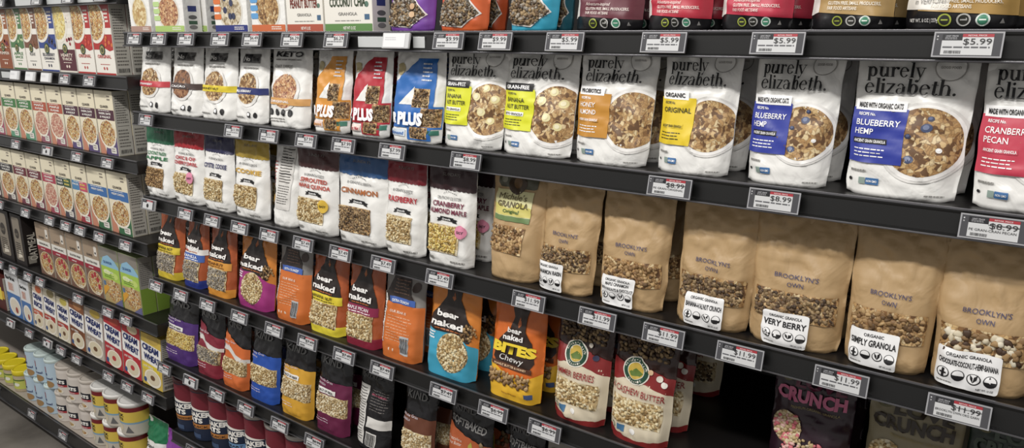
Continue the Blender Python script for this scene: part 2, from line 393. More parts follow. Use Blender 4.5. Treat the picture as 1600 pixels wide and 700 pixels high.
METAL = M('1C1B1C', .4, .2); RAIL = M('181818', .38, .1, coat=.15); LINE = M('77767A', .3, .7); DECK = M('201E1E', .38, .3)
def gondola(label, x0, x1, z1, ykick):
    t = empty('shelving_unit', ((x0 + x1) / 2, .5, 0), label, 'shelving unit')
    def add(n, bm, m): 
        o = bm_obj(n, bm, m, t); o.location = (-(x0 + x1) / 2, -.5, 0); return o
    add('back_panel', box_bm(x0, x1, .5, .52, 0, z1), M('161515', .6))
    x = x0
    while x < x1 + .01:
        add('upright_post', box_bm(max(x - .015, x0), min(x + .015, x1), .46, .5, 0, z1, .001), METAL); x += 1.2 if x1 - x0 > 1.2 else 1
    return t
gondola('black metal shelving unit filled with granola bags', XJ, XJ + 2.4 + 1.2, 2.5, 0)
gondola('black metal shelving unit filled with oatmeal boxes at the far end', XJ - 3.6, XJ - .002, 2.5, 0)
GLARE_STRIPS = {'A': ((560, 599, 0), (646, 664, 0)), 'R1': ((3, 19, 0),), 'R0': ((24, 51, 0), (73, 99, 0), (121, 149, 0))}  # column spans where bright reflections are painted on the price rails
def shelf(k, x0, x1, label, depth=.458, lip=.04):
    z = SHELF[k]; t = empty('shelf', ((x0 + x1) / 2, 0, z), label, 'shelf')
    def add(n, bm, m):
        o = bm_obj(n, bm, m, t); o.location = (-(x0 + x1) / 2, 0, -z); return o
    add('deck', box_bm(x0, x1, .004, depth, z - .018, z, .001), DECK if k != 'R6' else M('A59B90', .4))
    add('price_rail', prism_bm([(0, z), (.006, z), (.006, z - lip + .004), (.01, z - lip), (-.009, z - lip), (-.009, z - lip + .004), (-.005, z - lip + .006), (-.002, z - .007), (-.003, z - .004), (-.003, z)], x0, x1), RAIL)
    add('edge_strip', box_bm(x0, x1, -.004, -.001, z - .0022, z + .0012, .0004), LINE)
    add('lower_bead', box_bm(x0, x1, -.0105, -.0085, z - lip + .0005, z - lip + .003, .0004), LINE)
    for a_, b_, dz in GLARE_STRIPS.get(k, ()):
        xa, xb = xat(a_, -.004, z - .02), xat(b_, -.004, z - .02); add('glare_strip', box_bm(xa, xb, -.0052, -.0035, z - .032, z - .01, .0003), M('C9CCCC', .25, coat=.4))  # pale strip standing in for glare on the rail, not real paper
    add('end_cap', box_bm(x1 - .004, x1 + .001, -.006, depth * .4, z - lip, z + .001, .001), METAL)
    if k in ('G', 'R6'): add('kick_plate', box_bm(x0, x1, .04, .06, 0, z - .02), METAL)
    for i in range(3):
        xx = x0 + .1 + (x1 - x0 - .2) * i / 2
        add('bracket', prism_bm([(depth - .12, z - .018), (depth, z - .018), (depth, z - .06)], xx, xx + .003), METAL)
NX0, NX1 = XJ + .004, 1.05
for k, t_ in (('A', 'white granola cartons and the purple bag'), ('B', 'white granola bags with bowl pictures'), ('C', 'brown paper granola bags'),
              ('D', 'orange and dark granola bags'), ('E', 'black-topped granola bags with oat windows'), ('F', 'dark blue oats canisters')):
    shelf(k, NX0, NX1, 'black metal shelf carrying the ' + t_)
shelf('G', NX0, NX1, 'black base shelf at the foot of the granola unit', lip=.07)
for k, t_ in (('R0', 'topmost black shelf of the oatmeal unit, above the bowl-picture cartons'), ('R1', 'black shelf carrying the colourful cartons with bowl pictures and round badges'), ('R2', 'black shelf carrying cream cartons with green, orange and plum bands'),
              ('R3', 'black shelf carrying cream cartons with blue and maroon bands'), ('R4', 'black shelf carrying red-banded cartons and black oatmeal cartons'),
              ('R5', 'black shelf carrying the hot wheat cereal cartons')):
    shelf(k, XJ - 2.6, XJ - .004, t_)
shelf('R6', XJ - 2.6, XJ - .004, 'black base shelf of the oatmeal unit with stacked canisters', lip=.07)
# ------------------------------------------------------------------ designs: pouches
G_NAV = M('2D3B8C'); 
def icons(A, u, v, r, n, gap, mat=INK, inner=None):
    for i in range(n):
        A.E(u + i * gap, v, r, None, mat, 2, 14)
        if inner: A.E(u + i * gap, v, r * .7, None, inner, 3, 12)
def pe(color, strip, stripdark, l1, l2, picture, cu, extra=None):
    ink = INK
    def f(A):
        pc = M(color, .42); t = M('FFFFFF') if color in ('2E3DA6', 'D03A52', 'C98A2E') else M('3A3A20')
        A.E(cu, .38, .39, None, M('DEDCD8'), 1, 40); A.E(cu, .38, .365, None, M('F3F1EE'), 2, 40)
        A.part('bowl_picture'); A.E(cu, .385, .33, None, picture, 3, 40)
        r = random.Random(len(l1) + len(color))
        if extra:
            for (eu, ev, er, ec, ec2) in extra:
                eu += cu - .7; A.E(eu, ev - .02, er, er * .85 * A.W / A.H, M(ec), 4, 16); ev -= .02; A.E(eu - er * .1, ev + .004, er * .55, er * .5 * A.W / A.H, M(ec2), 5, 12)
        A.part('flavor_panel', l2.lower() and (l1 + ' ' + l2).lower().strip() + ' colour panel')
        A.R(-.0, .225, .5, .59, pc, 6)
        A.R(.0 if stripdark else .02, .575, .48 if len(strip) > 10 else .46 if stripdark else .4, .645, INK if stripdark else M('FFFFFF'), 7)
        A.part('lettering'); W = M('FFFFFF') if stripdark else INK
        A.T(strip, .05, .593, .034, W, w=.4 if len(strip) > 10 else .36 if stripdark else .3, l=9, bold=.03)
        A.SERIFS('purely', .09, .80, .066, ink, .5, 9); A.SERIFS('elizabeth.', .08, .69, .068, ink, .78, 9)
        A.T('RECIPE No.', .06, .54, .02, t, w=.16, l=9)
        A.T(l1, .05, .475, .04, t, w=min(.4, .055 * len(l1) * .92), l=9, bold=.01)
        if l2: A.T(l2, .05, .415, .04, t, w=min(.38, .055 * len(l2) * .8), l=9, bold=.01)
        A.part('printed_art'); A.R(.04, .352, .36, .388, INK if color == '2E3DA6' else (M('FFFFFF') if 'DDE01F' == color else pc), 8)
        A.part('lettering'); A.T('ANCIENT GRAIN GRANOLA' if 'DDE01F' != color else 'KETO GRANOLA', .05, .36, .02, (M('FFFFFF') if color == '2E3DA6' else t), w=.3, l=10)
        A.part('printed_art'); A.L(.05, .26, .36, .33, 3, t, 8, .3)
        A.R(.14, .075, .2, .12, M('8FA39A'), 2); A.R(.205, .075, .33, .12, M('3C6FA8'), 2); A.T('NON GMO', .215, .09, .016, M('FFFFFF'), w=.1, l=4)
        icons(A, .05, .1, .018, 1, .05); A.L(.04, .15, .2, .18, 1, GREY, 2, .5); A.L(.75, .03, .92, .05, 1, GREY, 2, .4)
        A.E(.78, .87, .13, None, M('A9A6A2'), 1, 24); A.E(.78, .87, .118, None, M('F1F0EC', .42), 2, 24); A.T('GOOD FOOD', .7, .862, .016, M('8E8B87'), w=.16, l=4)
    return f
BAN = [(.52, .52, .06, 'EADFA8', 'F3EBC4'), (.66, .60, .055, 'EADFA8', 'F3EBC4'), (.8, .5, .06, 'E6D99C', 'F3EBC4'), (.62, .38, .06, 'EADFA8', 'F1E7BA'), (.76, .3, .055, 'E6D99C', 'F3EBC4')]
BLU = [(.72, .5, .05, '4A5578', '7984A4'), (.58, .44, .03, '343B58', '59648A'), (.6, .29, .045, '4A5578', '8791B0'), (.52, .4, .028, '2E3450', '4A5578'), (.74, .56, .03, '343B58', '59648A'), (.85, .36, .028, 'F3F1EE', 'FFFFFF')]
def oval_white(band, bandtxt, pic, keto=False, tc='FFFFFF'):
    def f(A):
        A.E(.48, .42, .36, .215, M('DEDCD8'), 1, 30)
        A.part('bowl_picture'); A.E(.46, .43, .3, .19 if not keto else .2, pic, 2, 30)
        A.part('flavor_band'); A.R(0, .36 if not keto else .27, 1, .44 if not keto else .35, M(band), 4)
        A.part('lettering'); A.T(bandtxt, .12, .385 if not keto else .295, .028, M(tc), w=.5, l=6)
        if keto:
            A.T('KETO', .14, .83, .06, INK, w=.66, bold=.03, ital=.1); A.T('OAT BAKES', .14, .7, .035, GREY, w=.45)
            A.L(.14, .78, .8, .81, 1, GREY, 2, .5)
            icons(A, .14, .18, .055, 4, .17, INK, M('3A3A3C')); A.L(.1, .06, .6, .12, 2, GREY, 2)
        else:
            A.part('brand_panel'); A.R(.22, .74, .78, .85, M('6A6866'), 1); A.R(.24, .755, .5, .845, INK, 2)
            A.part('lettering'); A.T('No', .26, .765, .055, M('E8E6E2'), w=.2, l=5); A.T('Tmzi', .52, .765, .055, INK, w=.24, l=5)
            A.L(.25, .66, .75, .7, 1, GREY, 2, .5); icons(A, .56, .115, .05, 1, .1, INK, M('FFFFFF')); icons(A, .76, .11, .055, 1, .1, INK)
            A.R(.5, .08, .62, .1, INK, 3); A.L(.1, .06, .4, .1, 1, GREY, 2)
    return f
def four(col, sub):
    def f(A):
        c = M(col, .42)
        A.part('numeral'); A.P([(.0, .38), (.0, .56), (.5, .85), (.88, .85), (.88, .36), (0, .36)], c, 1); A.P([(.2, .385), (.48, .385), (.48, .57)], PW, 3)
        A.R(.0, .15, 1, .375, c, 2); A.R(.42, .03, .88, .16, c, 2)
        A.WIN(.47, .36, .8, .55, .0055, PAL_DARK, GRAN, 1, 3); A.WIN(.66, .17, .99, .355, .0055, PAL_DARK, GRAN, 1, 8); A.WIN(.47, .045, .82, .165, .0055, PAL_DARK, GRAN, 1, 9)
        A.part('lettering'); W = M('FFFFFF'); A.T('UR', .0, .2, .1, W, w=.2, bold=.05, l=12); A.T('PLUS', .24, .19, .12, W, w=.5, bold=.06, l=24)
        A.part('printed_art'); A.L(.6, .62, .82, .82, 5, M('DDE2E8'), 4, .35); A.R(.03, .06, .38, .13, M('D7E3EE') if col == '2C6EC0' else M('F0D8CF'), 2); A.part('lettering'); A.T(sub, .05, .075, .035, c, w=.3, l=5)
        A.part('printed_art'); A.R(.78, .09, .97, .14, M('3F7F6C'), 2); A.E(.16, .74, .09, None, M('B8A878'), 1, 16); A.L(.3, .9, .7, .93, 1, GREY, 2)
    return f
def scallop(top, l1, l2, tc, pal, base, badge=None, wide=(.08, .78), hd='GRAINY SEEDS', sub=1, topv=.74, seed=1, bc='E2B93B'):
    def f(A):
        A.part('top_band'); t = M(top, .42); A.R(0, topv, 1, 1, t, 1)
        for i in range(11): A.E((i + .5) / 11, topv, .05, .016, t, 1, 10)
        A.part('lettering'); A.T(hd, .5, .64, .028, INK, w=.5, al='c', bold=0)
        for k in range(9):
            a = math.radians(30 + k * 15); A.E(.5 + .15 * math.cos(a), .672 + .04 * math.sin(a), .008, None, INK, 3, 6)
        c = M(tc)
        if l2: A.T(l1, .5, .575, .045, c, w=.66, al='c', bold=.03); A.T(l2, .5, .51, .045, c, w=.78, al='c', bold=.03)
        else: A.T(l1, .5, .54, .055, c, w=.74, al='c', bold=.03)
        A.part('ribbon'); A.P([(.36, .445), (.64, .44), (.64, .475), (.36, .48)], INK, 2); A.P([(.3, .43), (.38, .435), (.38, .465), (.3, .465), (.33, .45)], INK, 1); A.P([(.62, .43), (.72, .425), (.69, .445), (.72, .46), (.62, .465)], INK, 1)
        A.part('lettering'); A.T('Granola', .41, .45, .018, M('FFFFFF'), w=.18, l=5)
        A.part('printed_art'); A.L(.1, .04, .26, .08, 1, GREY, 2, .8); A.L(.6, .035, .9, .07, 1, GREY, 2, .5)
        A.T('SUNDAYS', .5, .86, .03, M('8A8580') , w=.36, al='c', bold=0)
        A.WIN(wide[0], .13, wide[1], .40, .0055, pal, base, sub, seed)
        if badge:
            A.part('badge'); A.E(badge[0], badge[1], .11, None, M(bc), 16, 18); A.part('lettering'); A.T('EASY', badge[0], badge[1] - .015, .025, INK, w=.13, al='c', l=18)
    return f
def backside(A):
    A.part('nutrition_panel'); A.R(.28, .2, .82, .92, M('DAD7D2'), 1); A.L(.32, .5, .78, .9, 13, M('55524E'), 2, .35, False); A.L(.32, .26, .78, .48, 8, M('6A6763'), 2, .4)
    A.R(.32, .6, .78, .612, INK, 3); A.R(.32, .78, .78, .79, INK, 3); A.part('printed_art'); A.L(.03, .45, .22, .75, 8, M('C0564E'), 2, .3)
    A.E(.12, .3, .12, None, M('E2A92B'), 1, 16); A.R(.02, .36, .16, .4, INK, 2)
def brook(l0, l1, pal, base, lu=(.16, .7), seed=1, sub=1, size=.0075, wv=(.205, .405), tv=.445, lv=(.015, .265), ic=4):
    def f(A):
        A.WIN(.06, wv[0], .94, wv[1], size, pal, base, sub, seed)
        A.part('stamped_name'); n = M('46456B', .6); A.T("BROOKLYN'S", .5, tv + .055, .032, n, w=.46, al='c', bold=.005); A.T('OWN', .5, tv, .032, n, w=.17, al='c', bold=.005)
        A.part('label', 'white rectangular flavour label'); A.C(lu[0], lv[0], lu[1], lv[1], M('F4F4F4', .35), 24, .03)
        A.part('lettering'); m = (lu[0] + lu[1]) / 2; wd = lu[1] - lu[0]; H = lv[1] - lv[0]
        A.T('ORGANIC GRANOLA' if l0 else 'ORGANIC', m, lv[0] + H * .83, .021, INK, w=wd * (.7 if l0 else .4), al='c', bold=.02, l=26)
        if isinstance(l1, str): A.T(l1, m, lv[0] + H * .59, .042 if len(l1) < 15 else .036, INK, w=wd * .92, al='c', bold=.03, l=26)
        else:
            A.T(l1[0], m, lv[0] + H * .69, .026, INK, w=wd * .66, al='c', bold=.02, l=26); A.T(l1[1], m, lv[0] + H * .52, .026, INK, w=wd * .96, al='c', bold=.02, l=26)
        for i in range(4):
            u = lu[0] + wd * (.14 + .24 * i); v = lv[0] + H * .34; A.E(u, v, wd * .105, None, INK, 26, 20); A.E(u, v + .002, wd * .088, None, M('F4F4F4', .35), 27, 18)
            r_ = wd * .088
            if i in (1, 3): A.P([(u + r_ * math.cos(a), v + r_ * A.W / A.H * math.sin(a)) for a in [math.pi * (1 + k / 8) for k in range(9)]], INK, 28)
            elif i == 0: A.R(u - r_ * .25, v - r_ * .6, u + r_ * .25, v + r_ * .5, INK, 28); A.R(u - r_ * .6, v - r_ * .1, u + r_ * .6, v + r_ * .1, INK, 29)
            else: A.P([(u - r_ * .7, v + r_ * .5), (u - r_ * .1, v + r_ * .2), (u, v - r_ * .4), (u - r_ * .5, v - .002)], INK, 28); A.P([(u + r_ * .7, v + r_ * .6), (u + r_ * .1, v + r_ * .3), (u, v - r_ * .4), (u + r_ * .6, v)], INK, 28)
        A.L(lu[0] + .03, lv[0] + H * .06, lu[0] + wd * .3, lv[0] + H * .14, 1, GREY, 26); A.T('NET WT. 12 OZ', lu[0] + wd * .68, lv[0] + H * .07, .013, INK, w=wd * .25, l=26)
    return f
def michele(A):
    A.part('label', 'cream and green name label'); A.R(.1, .56, .8, .80, M('E4DFA4'), 1); A.R(.1, .53, .8, .575, M('6E8A55'), 2); A.P([(.1, .58), (.8, .58), (.8, .66), (.6, .7), (.4, .64), (.1, .68)], M('D9CE6E'), 2)
    A.C(.12, .82, .84, .97, M('5B5A48'), 1, .06); A.E(.48, .86, .17, None, M('4A3A2A'), 3, 20); A.E(.48, .87, .09, None, M('7A5C3A'), 4, 16); A.E(.22, .89, .06, None, M('8C8A78'), 3, 14)
    A.part('lettering'); g = M('5A4A22'); A.T("Michele's", .18, .72, .055, g, w=.52, bold=.0, l=5, ital=.15); A.T('GRANOLA', .17, .655, .05, g, w=.58, bold=.02, l=5); A.T('Original', .3, .605, .03, M('3F6A38'), w=.3, l=5)
    A.WIN(.04, .25, .74, .49, .008, PAL_GRAN, GRAN, 1, 5)
def bear(band, bandtc, txt, low, pal, base, circle=None, top='A5502A', fam=None, side=None, strip=None):
    dk = M('2B211E', .4)
    def f(A):
        A.part('bear_shape', 'dark brown bear silhouette'); A.P([(.0, .52), (.08, .6), (.24, .7), (.34, .8), (.34, .93), (.40, .95), (.46, .93), (.56, .93), (.62, .95), (.66, .93), (.64, .8), (.76, .7), (.88, .58), (.92, .48), (.9, .4), (.0, .4)], dk, 1)
        A.P([(.46, .8), (.5, .86), (.54, .8), (.5, .77)], M('B5622E'), 2)
        A.part('lettering'); w = M('F5F2EE'); A.T('bear', .22, .61, .06, w, w=.46, bold=.035, l=8); A.T('naked', .12, .515, .062, w, w=.66, bold=.035, l=8)
        A.L(.22, .475, .74, .5, 1, M('B5622E'), 6, .5)
        if circle:
            A.part('printed_art'); A.P([(0, 0), (1, 0), (1, .34), (.8, .42), (.5, .46), (.25, .45), (0, .48)], M(band), 2)
            A.WE(circle[0], circle[1], circle[2], circle[3], .006, pal, base, 1, 4); A.part('printed_art'); A.part('lettering')
            A.L(.05, .36, .25, .45, 3, M('FFFFFF'), 5, .5)
            A.G(lambda u, v: ((u - .86) / .13) ** 2 + ((v - .5) / .08) ** 2 < 1, (.74, .42, .98, .58), .008, PAL_GRAN, 1, 8)
        else:
            A.part('flavor_band'); A.R(0, .37, .94, .465, M(band), 4); A.part('lettering'); A.T(txt, .12, .412, .036, M(bandtc), w=.62, l=8, bold=.015); A.L(.1, .38, .8, .4, 1, M(bandtc), 6, .5)
            A.part('printed_art'); A.R(0, 0, 1, .12, M(low), 2); A.WIN(.02, .09, .86, .37, .0065, pal, base, 1, 6)
            if strip: A.part('flavor_band'); A.R(0, .465, 1, .54, M('E9E6E2'), 5); A.R(.1, .48, .3, .53, M('C0564E'), 6)
    return f
def bearback(A):
    A.part('bear_shape'); A.P([(.05, .6), (.3, .95), (.56, .95), (.85, .6), (.9, .5), (.0, .5)], M('3A2E2A', .4), 1); A.part('printed_art'); A.E(.82, .8, .09, None, M('4A3A34'), 1, 12)
    A.R(.02, 0, 1, .6, M('D9702C', .4), 2); A.part('lettering'); A.R(.22, .6, .84, .665, M('3F63B5'), 4); A.T('EXTRA CRUNCHY', .3, .617, .026, M('FFFFFF'), w=.42, l=6); A.T('OUR BEAR IS', .26, .5, .026, M('F3DCC8'), w=.4, l=6)
    A.L(.22, .2, .82, .48, 9, M('EAB48C'), 4, .22); A.R(.0, .16, .15, .68, M('E6E3DE'), 4); A.L(.02, .2, .13, .64, 16, M('6A6763'), 5, .4); A.R(.6, .08, .8, .28, M('B9BDC0'), 4); A.BAR(.61, .1, .79, .26, M('4A4A4C'), 10, 5); icons(A, .22, .1, .03, 3, .1, M('F3DCC8'))
    A.L(.3, .7, .7, .86, 5, M('8A6A58'), 3, .3)
def bites(A):
    A.part('printed_art'); A.P([(0, 0), (1, 0), (1, .3), (.7, .22), (.3, .27), (0, .36)], M('F0B828', .35), 1)
    A.part('bear_shape', 'dark brown bear silhouette'); A.P([(.14, .38), (.2, .55), (.4, .68), (.42, .78), (.38, .86), (.43, .89), (.5, .87), (.58, .87), (.66, .9), (.7, .86), (.66, .78), (.68, .68), (.82, .58), (.9, .4), (.82, .32), (.5, .3), (.2, .34)], M('33231C', .35), 2); A.P([(.5, .72), (.54, .79), (.58, .72), (.54, .69)], M('C9662C'), 3)
    A.part('lettering'); w = M('F5F2EE'); A.T('bear', .36, .64, .05, w, w=.26, bold=.03, l=8); A.T('naked', .3, .575, .05, w, w=.36, bold=.03, l=8); y = M('F3D22B'); A.T('BITES', .12, .455, .085, y, w=.8, bold=.06, l=9); A.T('Chewy', .26, .375, .06, w, w=.46, bold=.0, l=9, ital=.25)
    A.part('ribbon'); A.P([(.12, .315), (.88, .30), (.88, .345), (.12, .355)], M('5B3422'), 6); A.part('lettering'); A.T('PEANUT BUTTER & HONEY', .18, .32, .02, M('F0C9A0'), w=.62, l=9)
    [A.G(lambda u, v, c=c: ((u - c) / .13) ** 2 + ((v - .21) / .075) ** 2 < 1, (c - .13, .13, c + .13, .29), .008, PAL_GRAN, 2, 3, .6, .002) for c in (.2, .47, .74)]; A.part('printed_art'); A.R(.8, .06, .92, .11, M('4A5E8C'), 3); A.L(.35, .05, .65, .08, 1, M('C08A20'), 3)
def natures(l1, wd, pal, extra):
    def f(A):
        A.part('printed_art'); A.R(0, 0, 1, .53, M('DCCFB4', .35), 1); A.P([(0, .48), (.3, .55), (.6, .52), (1, .46), (1, .6), (.75, .64), (.5, .68), (.2, .66), (0, .68)], M('8E2626', .35), 2); A.P([(0, 0), (1, 0), (1, .07), (.5, .03), (0, .08)], M('8E2626', .35), 2)
        A.part('round_logo', 'green oval badge with golden field'); A.E(.42, .62, .22, None, M('EDE8DA'), 4, 26); A.E(.42, .62, .2, None, M('1E4A36'), 5, 26); A.E(.42, .62, .135, None, M('EDE8DA'), 6, 22); A.E(.42, .62, .125, None, M('C9A93E'), 7, 22); A.P([(.32, .6), (.42, .64), (.54, .61), (.5, .58), (.36, .575)], M('5E7A2E'), 8)
        A.part('lettering'); w = M('EDE8DA')
        for s_, a0, a1, R_ in (("NATURE'S PATH", 160, 20, .165), ('ORGANIC', 230, 310, .165)):
            for i, ch in enumerate(s_):
                a = math.radians(a0 + (a1 - a0) * i / (len(s_) - 1)); rot = math.degrees(a) - 90 if a0 < 200 else math.degrees(a) + 90
                if ch != ' ': A.T(ch, .42 + R_ * math.cos(a), .62 + R_ * A.W / A.H * math.sin(a) - .008, .016, w, w=.022, al='c', rot=rot, l=9)
        A.T(l1, .02, .425, .056, M('9C2B2B'), w=wd, bold=.01, rot=-2, l=9)
        A.WIN(.06, .16, .9, .38, .0065, pal, OAT, 1, 11); A.part('printed_art'); icons(A, .12, .11, .045, 1, 0, M('4A6A4A'), M('DCCFB4')); A.R(.2, .085, .34, .14, M('3F6F98'), 3); icons(A, .48, .11, .05, 1, 0, M('F4F2EE'))
        A.part('fruit_picture')
        for e in extra: A.E(e[0], e[1], e[2], None, M(e[3]), 9, 14)
        A.R(.05, .8, .95, .82, M('3A2A26'), 2)
        A.G(lambda u, v: True, (.08, .74, .92, .96), .008, PAL_DARK, 1, 4)
    return f
def love(c1, c2, pal):
    def f(A):
        A.part('lettering'); a = M(c1, .3); A.T('LOVE', .28, .78, .085, M(c2, .3), w=.62, bold=.05, l=8); A.T('CRUNCH', .06, .66, .1, a, w=.86, bold=.05, l=8); A.T('PREMIUM ORGANIC GRANOLA', .26, .6, .022, M('9A8A52'), w=.6, bold=0)
        A.part('round_logo'); A.E(.16, .86, .1, None, M('6A6440'), 2, 18); A.E(.16, .86, .07, None, M('2A2A1C'), 3, 16)
        A.WE(.24, .42, .2, .14, .007, pal, OAT, 1, 3); A.G(lambda u, v: True, (.2, .2, .7, .36), .007, pal, 1, 9)
    return f
def kind(col, l1, strip=True, pal=PAL_OAT, mode=0, low=None, word='KIND', l2='GRANOLA'):
    def f(A):
        c = M(col, .38); g = M('7A7978', .35)
        A.part('colour_panel'); 
        if mode == 0: A.R(0, 0, 1, .62, c, 1)
        elif mode == 1: A.P([(0, 0), (1, 0), (1, .56), (.6, .6), (.3, .69), (0, .74)], c, 1); A.P([(0, .50), (.3, .50), (.6, .40), (1, .38), (1, .43), (.6, .46), (.3, .56), (0, .56)], M('D8D4CE'), 3)
        A.part('lettering'); A.T(word, .14, .80, .075, g, w=.6, bold=.02, l=5); A.T(l1, .06, .6, .03, M('E8DCE4'), w=.5, bold=0, l=6); A.T(l2, .06, .555, .024, M('E8DCE4'), w=.28, bold=0, l=6)
        if strip: A.part('claim_strip'); A.R(.04, .475, .66, .53, M('ECE9E4'), 5); A.part('lettering'); A.T('SOURCE OF FIBER', .08, .488, .026, INK, w=.52, l=7)
        if mode == 0: A.WIN(.03, .235, .95, .46, .0055, pal, OAT, 1, 4)
        else: A.WIN(.05, .2, .95, .4, .0055, pal, OAT, 1, 4)
        A.part('printed_art'); A.L(.08, .12, .6, .18, 2, M('D8C8D0'), 3, .25)
    return f
def kindback(A):
    A.part('nutrition_panel'); A.R(.03, .08, .36, .76, M('D6D3CE'), 1); A.L(.05, .12, .34, .74, 20, M('4A4846'), 2, .35); A.part('printed_art'); A.R(.42, .3, 1, .42, M('DDDAD5'), 1); A.L(.45, .5, .95, .75, 8, M('77716E'), 2, .25); A.L(.45, .66, .9, .7, 1, M('8E3A50'), 3)
    A.R(.42, .08, .74, .24, M('E6E3DE'), 1); A.BAR(.44, .09, .72, .23, INK, 14, 3); A.T('KIND', .1, .86, .06, M('4A4846'), w=.6)
def softbaked(col, pic=True):
    def f(A):
        A.part('colour_panel'); A.P([(0, 0), (1, 0), (1, .58), (.5, .64), (0, .72)], M(col, .38), 1)
        A.part('lettering'); g = M('8C8A88', .4); A.T('KIND', .12, .87, .07, M('5B5A5A'), w=.5); A.T('SOFTBAKED', .04, .745, .07, g, w=.86, rot=-4, bold=.03)
        A.T('Chocolate', .04, .56, .03, M('EAD2C2'), w=.36, bold=0); A.T('Peanut Butter', .04, .52, .03, M('EAD2C2'), w=.36, bold=0)
        A.part('fruit_picture'); 
        if pic:
            A.P([(.55, .56), (.6, .6), (.66, .52), (.72, .4), (.74, .25), (.68, .16), (.6, .2), (.6, .34), (.56, .46)], M('A9A23E'), 3); A.P([(.58, .52), (.66, .4), (.68, .24), (.64, .22), (.62, .36)], M('D2C56A'), 4)
            A.G(lambda u, v: True, (.72, .35, .96, .6), .013, PAL_DARK, 1, 3)
        A.G(lambda u, v: True, (.1, .08, .5, .3), .012, PAL_DARK, 1, 5)
    return f
def mountain(col, out='EDE6E0', nut=True, seed=2):
    def f(A):
        A.part('mountain_window_outline'); pts = [(.1, .12), (.18, .24), (.3, .37), (.4, .32), (.52, .4), (.68, .33), (.9, .17), (.62, .05), (.14, .07)]
        cx, cy = .48, .2; A.P([(cx + (x - cx) * 1.07, cy + (y - cy) * 1.09) for x, y in pts], M(out), 1); A.part('granola'); A.P(pts, food('dark_granola', ['5A4A38', '8A7658', '3A2E24', 'A08A66', '6E5C44'], 170), 3)
        def ins(u, v):
            n = 0
            for i in range(len(pts)):
                (x1, y1), (x2, y2) = pts[i], pts[(i+1) % len(pts)]
                if (y1 > v) != (y2 > v) and u < (x2 - x1) * (v - y1) / (y2 - y1) + x1: n ^= 1
            return n
        A.G(ins, (.1, .06, .88, .4), .006, PAL_DARK + PAL_GREY, 1, seed)
        A.part('lettering'); A.T('CLUSTERS', .1, .7, .09, M(out), w=.7, bold=.03); A.L(.1, .6, .8, .66, 1, M(out), 3)
        if nut: A.part('nut_picture'); A.E(.7, .25, .05, None, M('C9A27A'), 14, 12); A.E(.7, .17, .05, None, M('D8B48C'), 14, 12)
    return f
def blackbag(col, tc, wpart=True, txt='MASTER CRAFTED'):
    def f(A):
        A.part('colour_band'); c = M(col, .42); A.P([(.14, .12), (.5, .105), (1, .085), (1, .95), (.14, .95)], c, 1); 
        if wpart: A.P([(0, .1), (.14, .12), (.14, .95), (0, .95)], M('E6E2DC'), 1)
        A.part('lettering'); t = M(tc); A.T('Adventure-inspired', .26, .205, .026, t, w=.36, bold=0, l=5, rot=-2, ital=.15); A.T('GLUTEN FREE, SMALL PRODUCERS,', .26, .17, .022, t, w=.62, bold=.01, l=5, rot=-2); A.T('FAIR FOOD ARTISANS', .26, .137, .022, t, w=.36, bold=.01, l=5, rot=-2)
        A.T(txt, .2, .6, .06, t, w=.7, l=5); A.part('certification_seals'); 
        for u, r_, m in ((.4, .062, 'A3B13C'), (.565, .062, 'B9B8B4'), (.73, .062, 'D8E2DA')): A.E(u, .062, r_, r_ * 1.0 * A.W / A.H, M(m), 3, 18); A.E(u, .062, r_ * .74, r_ * .78 * A.W / A.H, M('2A2A24' if u < .7 else '3F8A6A'), 4, 16); A.R(u - .03, .058, u + .03, .066, M(m), 5)
        A.P([(.87, .04), (.91, .04), (.89, .07)], M('8A8886'), 3)
    return f
# ------------------------------------------------------------------ designs: cartons and canisters
def npath(mid, low, tc, l1, l2, pic, fruit):
    def f(A):
        A.part('colour_panel'); A.P([(0, .36), (.3, .36), (.6, .38), (.8, .34), (1, .36), (1, 1), (0, 1)], M(mid), 1); A.R(.66, .58, 1, .67, CARD, 2); A.L(.7, .74, .95, .95, 4, M('F2E6DA'), 3, .5)
        if low: A.R(0, .0, 1, .35, M(low), 1)
        A.part('bowl_picture'); A.E(.2, .76, .54, .31, M('E8E2D4'), 3, 30); A.E(.18, .77, .47, .275, pic, 4, 30)
        A.part('fruit_picture'); r = random.Random(len(l1)); 
        for i in range(5): A.E(.62 + r.random() * .34, .4 + r.random() * .14, .05, None, M(fruit), 5, 10)
        A.part('round_logo'); A.E(.44, .36, .14, None, M('2E4A34'), 6, 20); A.E(.44, .36, .1, None, M('A3965A'), 7, 18); A.E(.44, .355, .065, None, M('4E5232'), 8, 14)
        A.part('lettering'); t = M(tc); A.T(l1, .5, .24, .05, t, w=.7 if len(l1) > 4 else .4, al='c', bold=.02, l=5); 
        if l2: A.T(l2, .5, .185, .04, t, w=.6, al='c', bold=.02, l=5)
        A.L(.25, .14, .75, .16, 1, t, 4); icons(A, .42, .09, .04, 2, .14, t); A.R(0, 0, 1, .025, M(mid), 3)
    return f
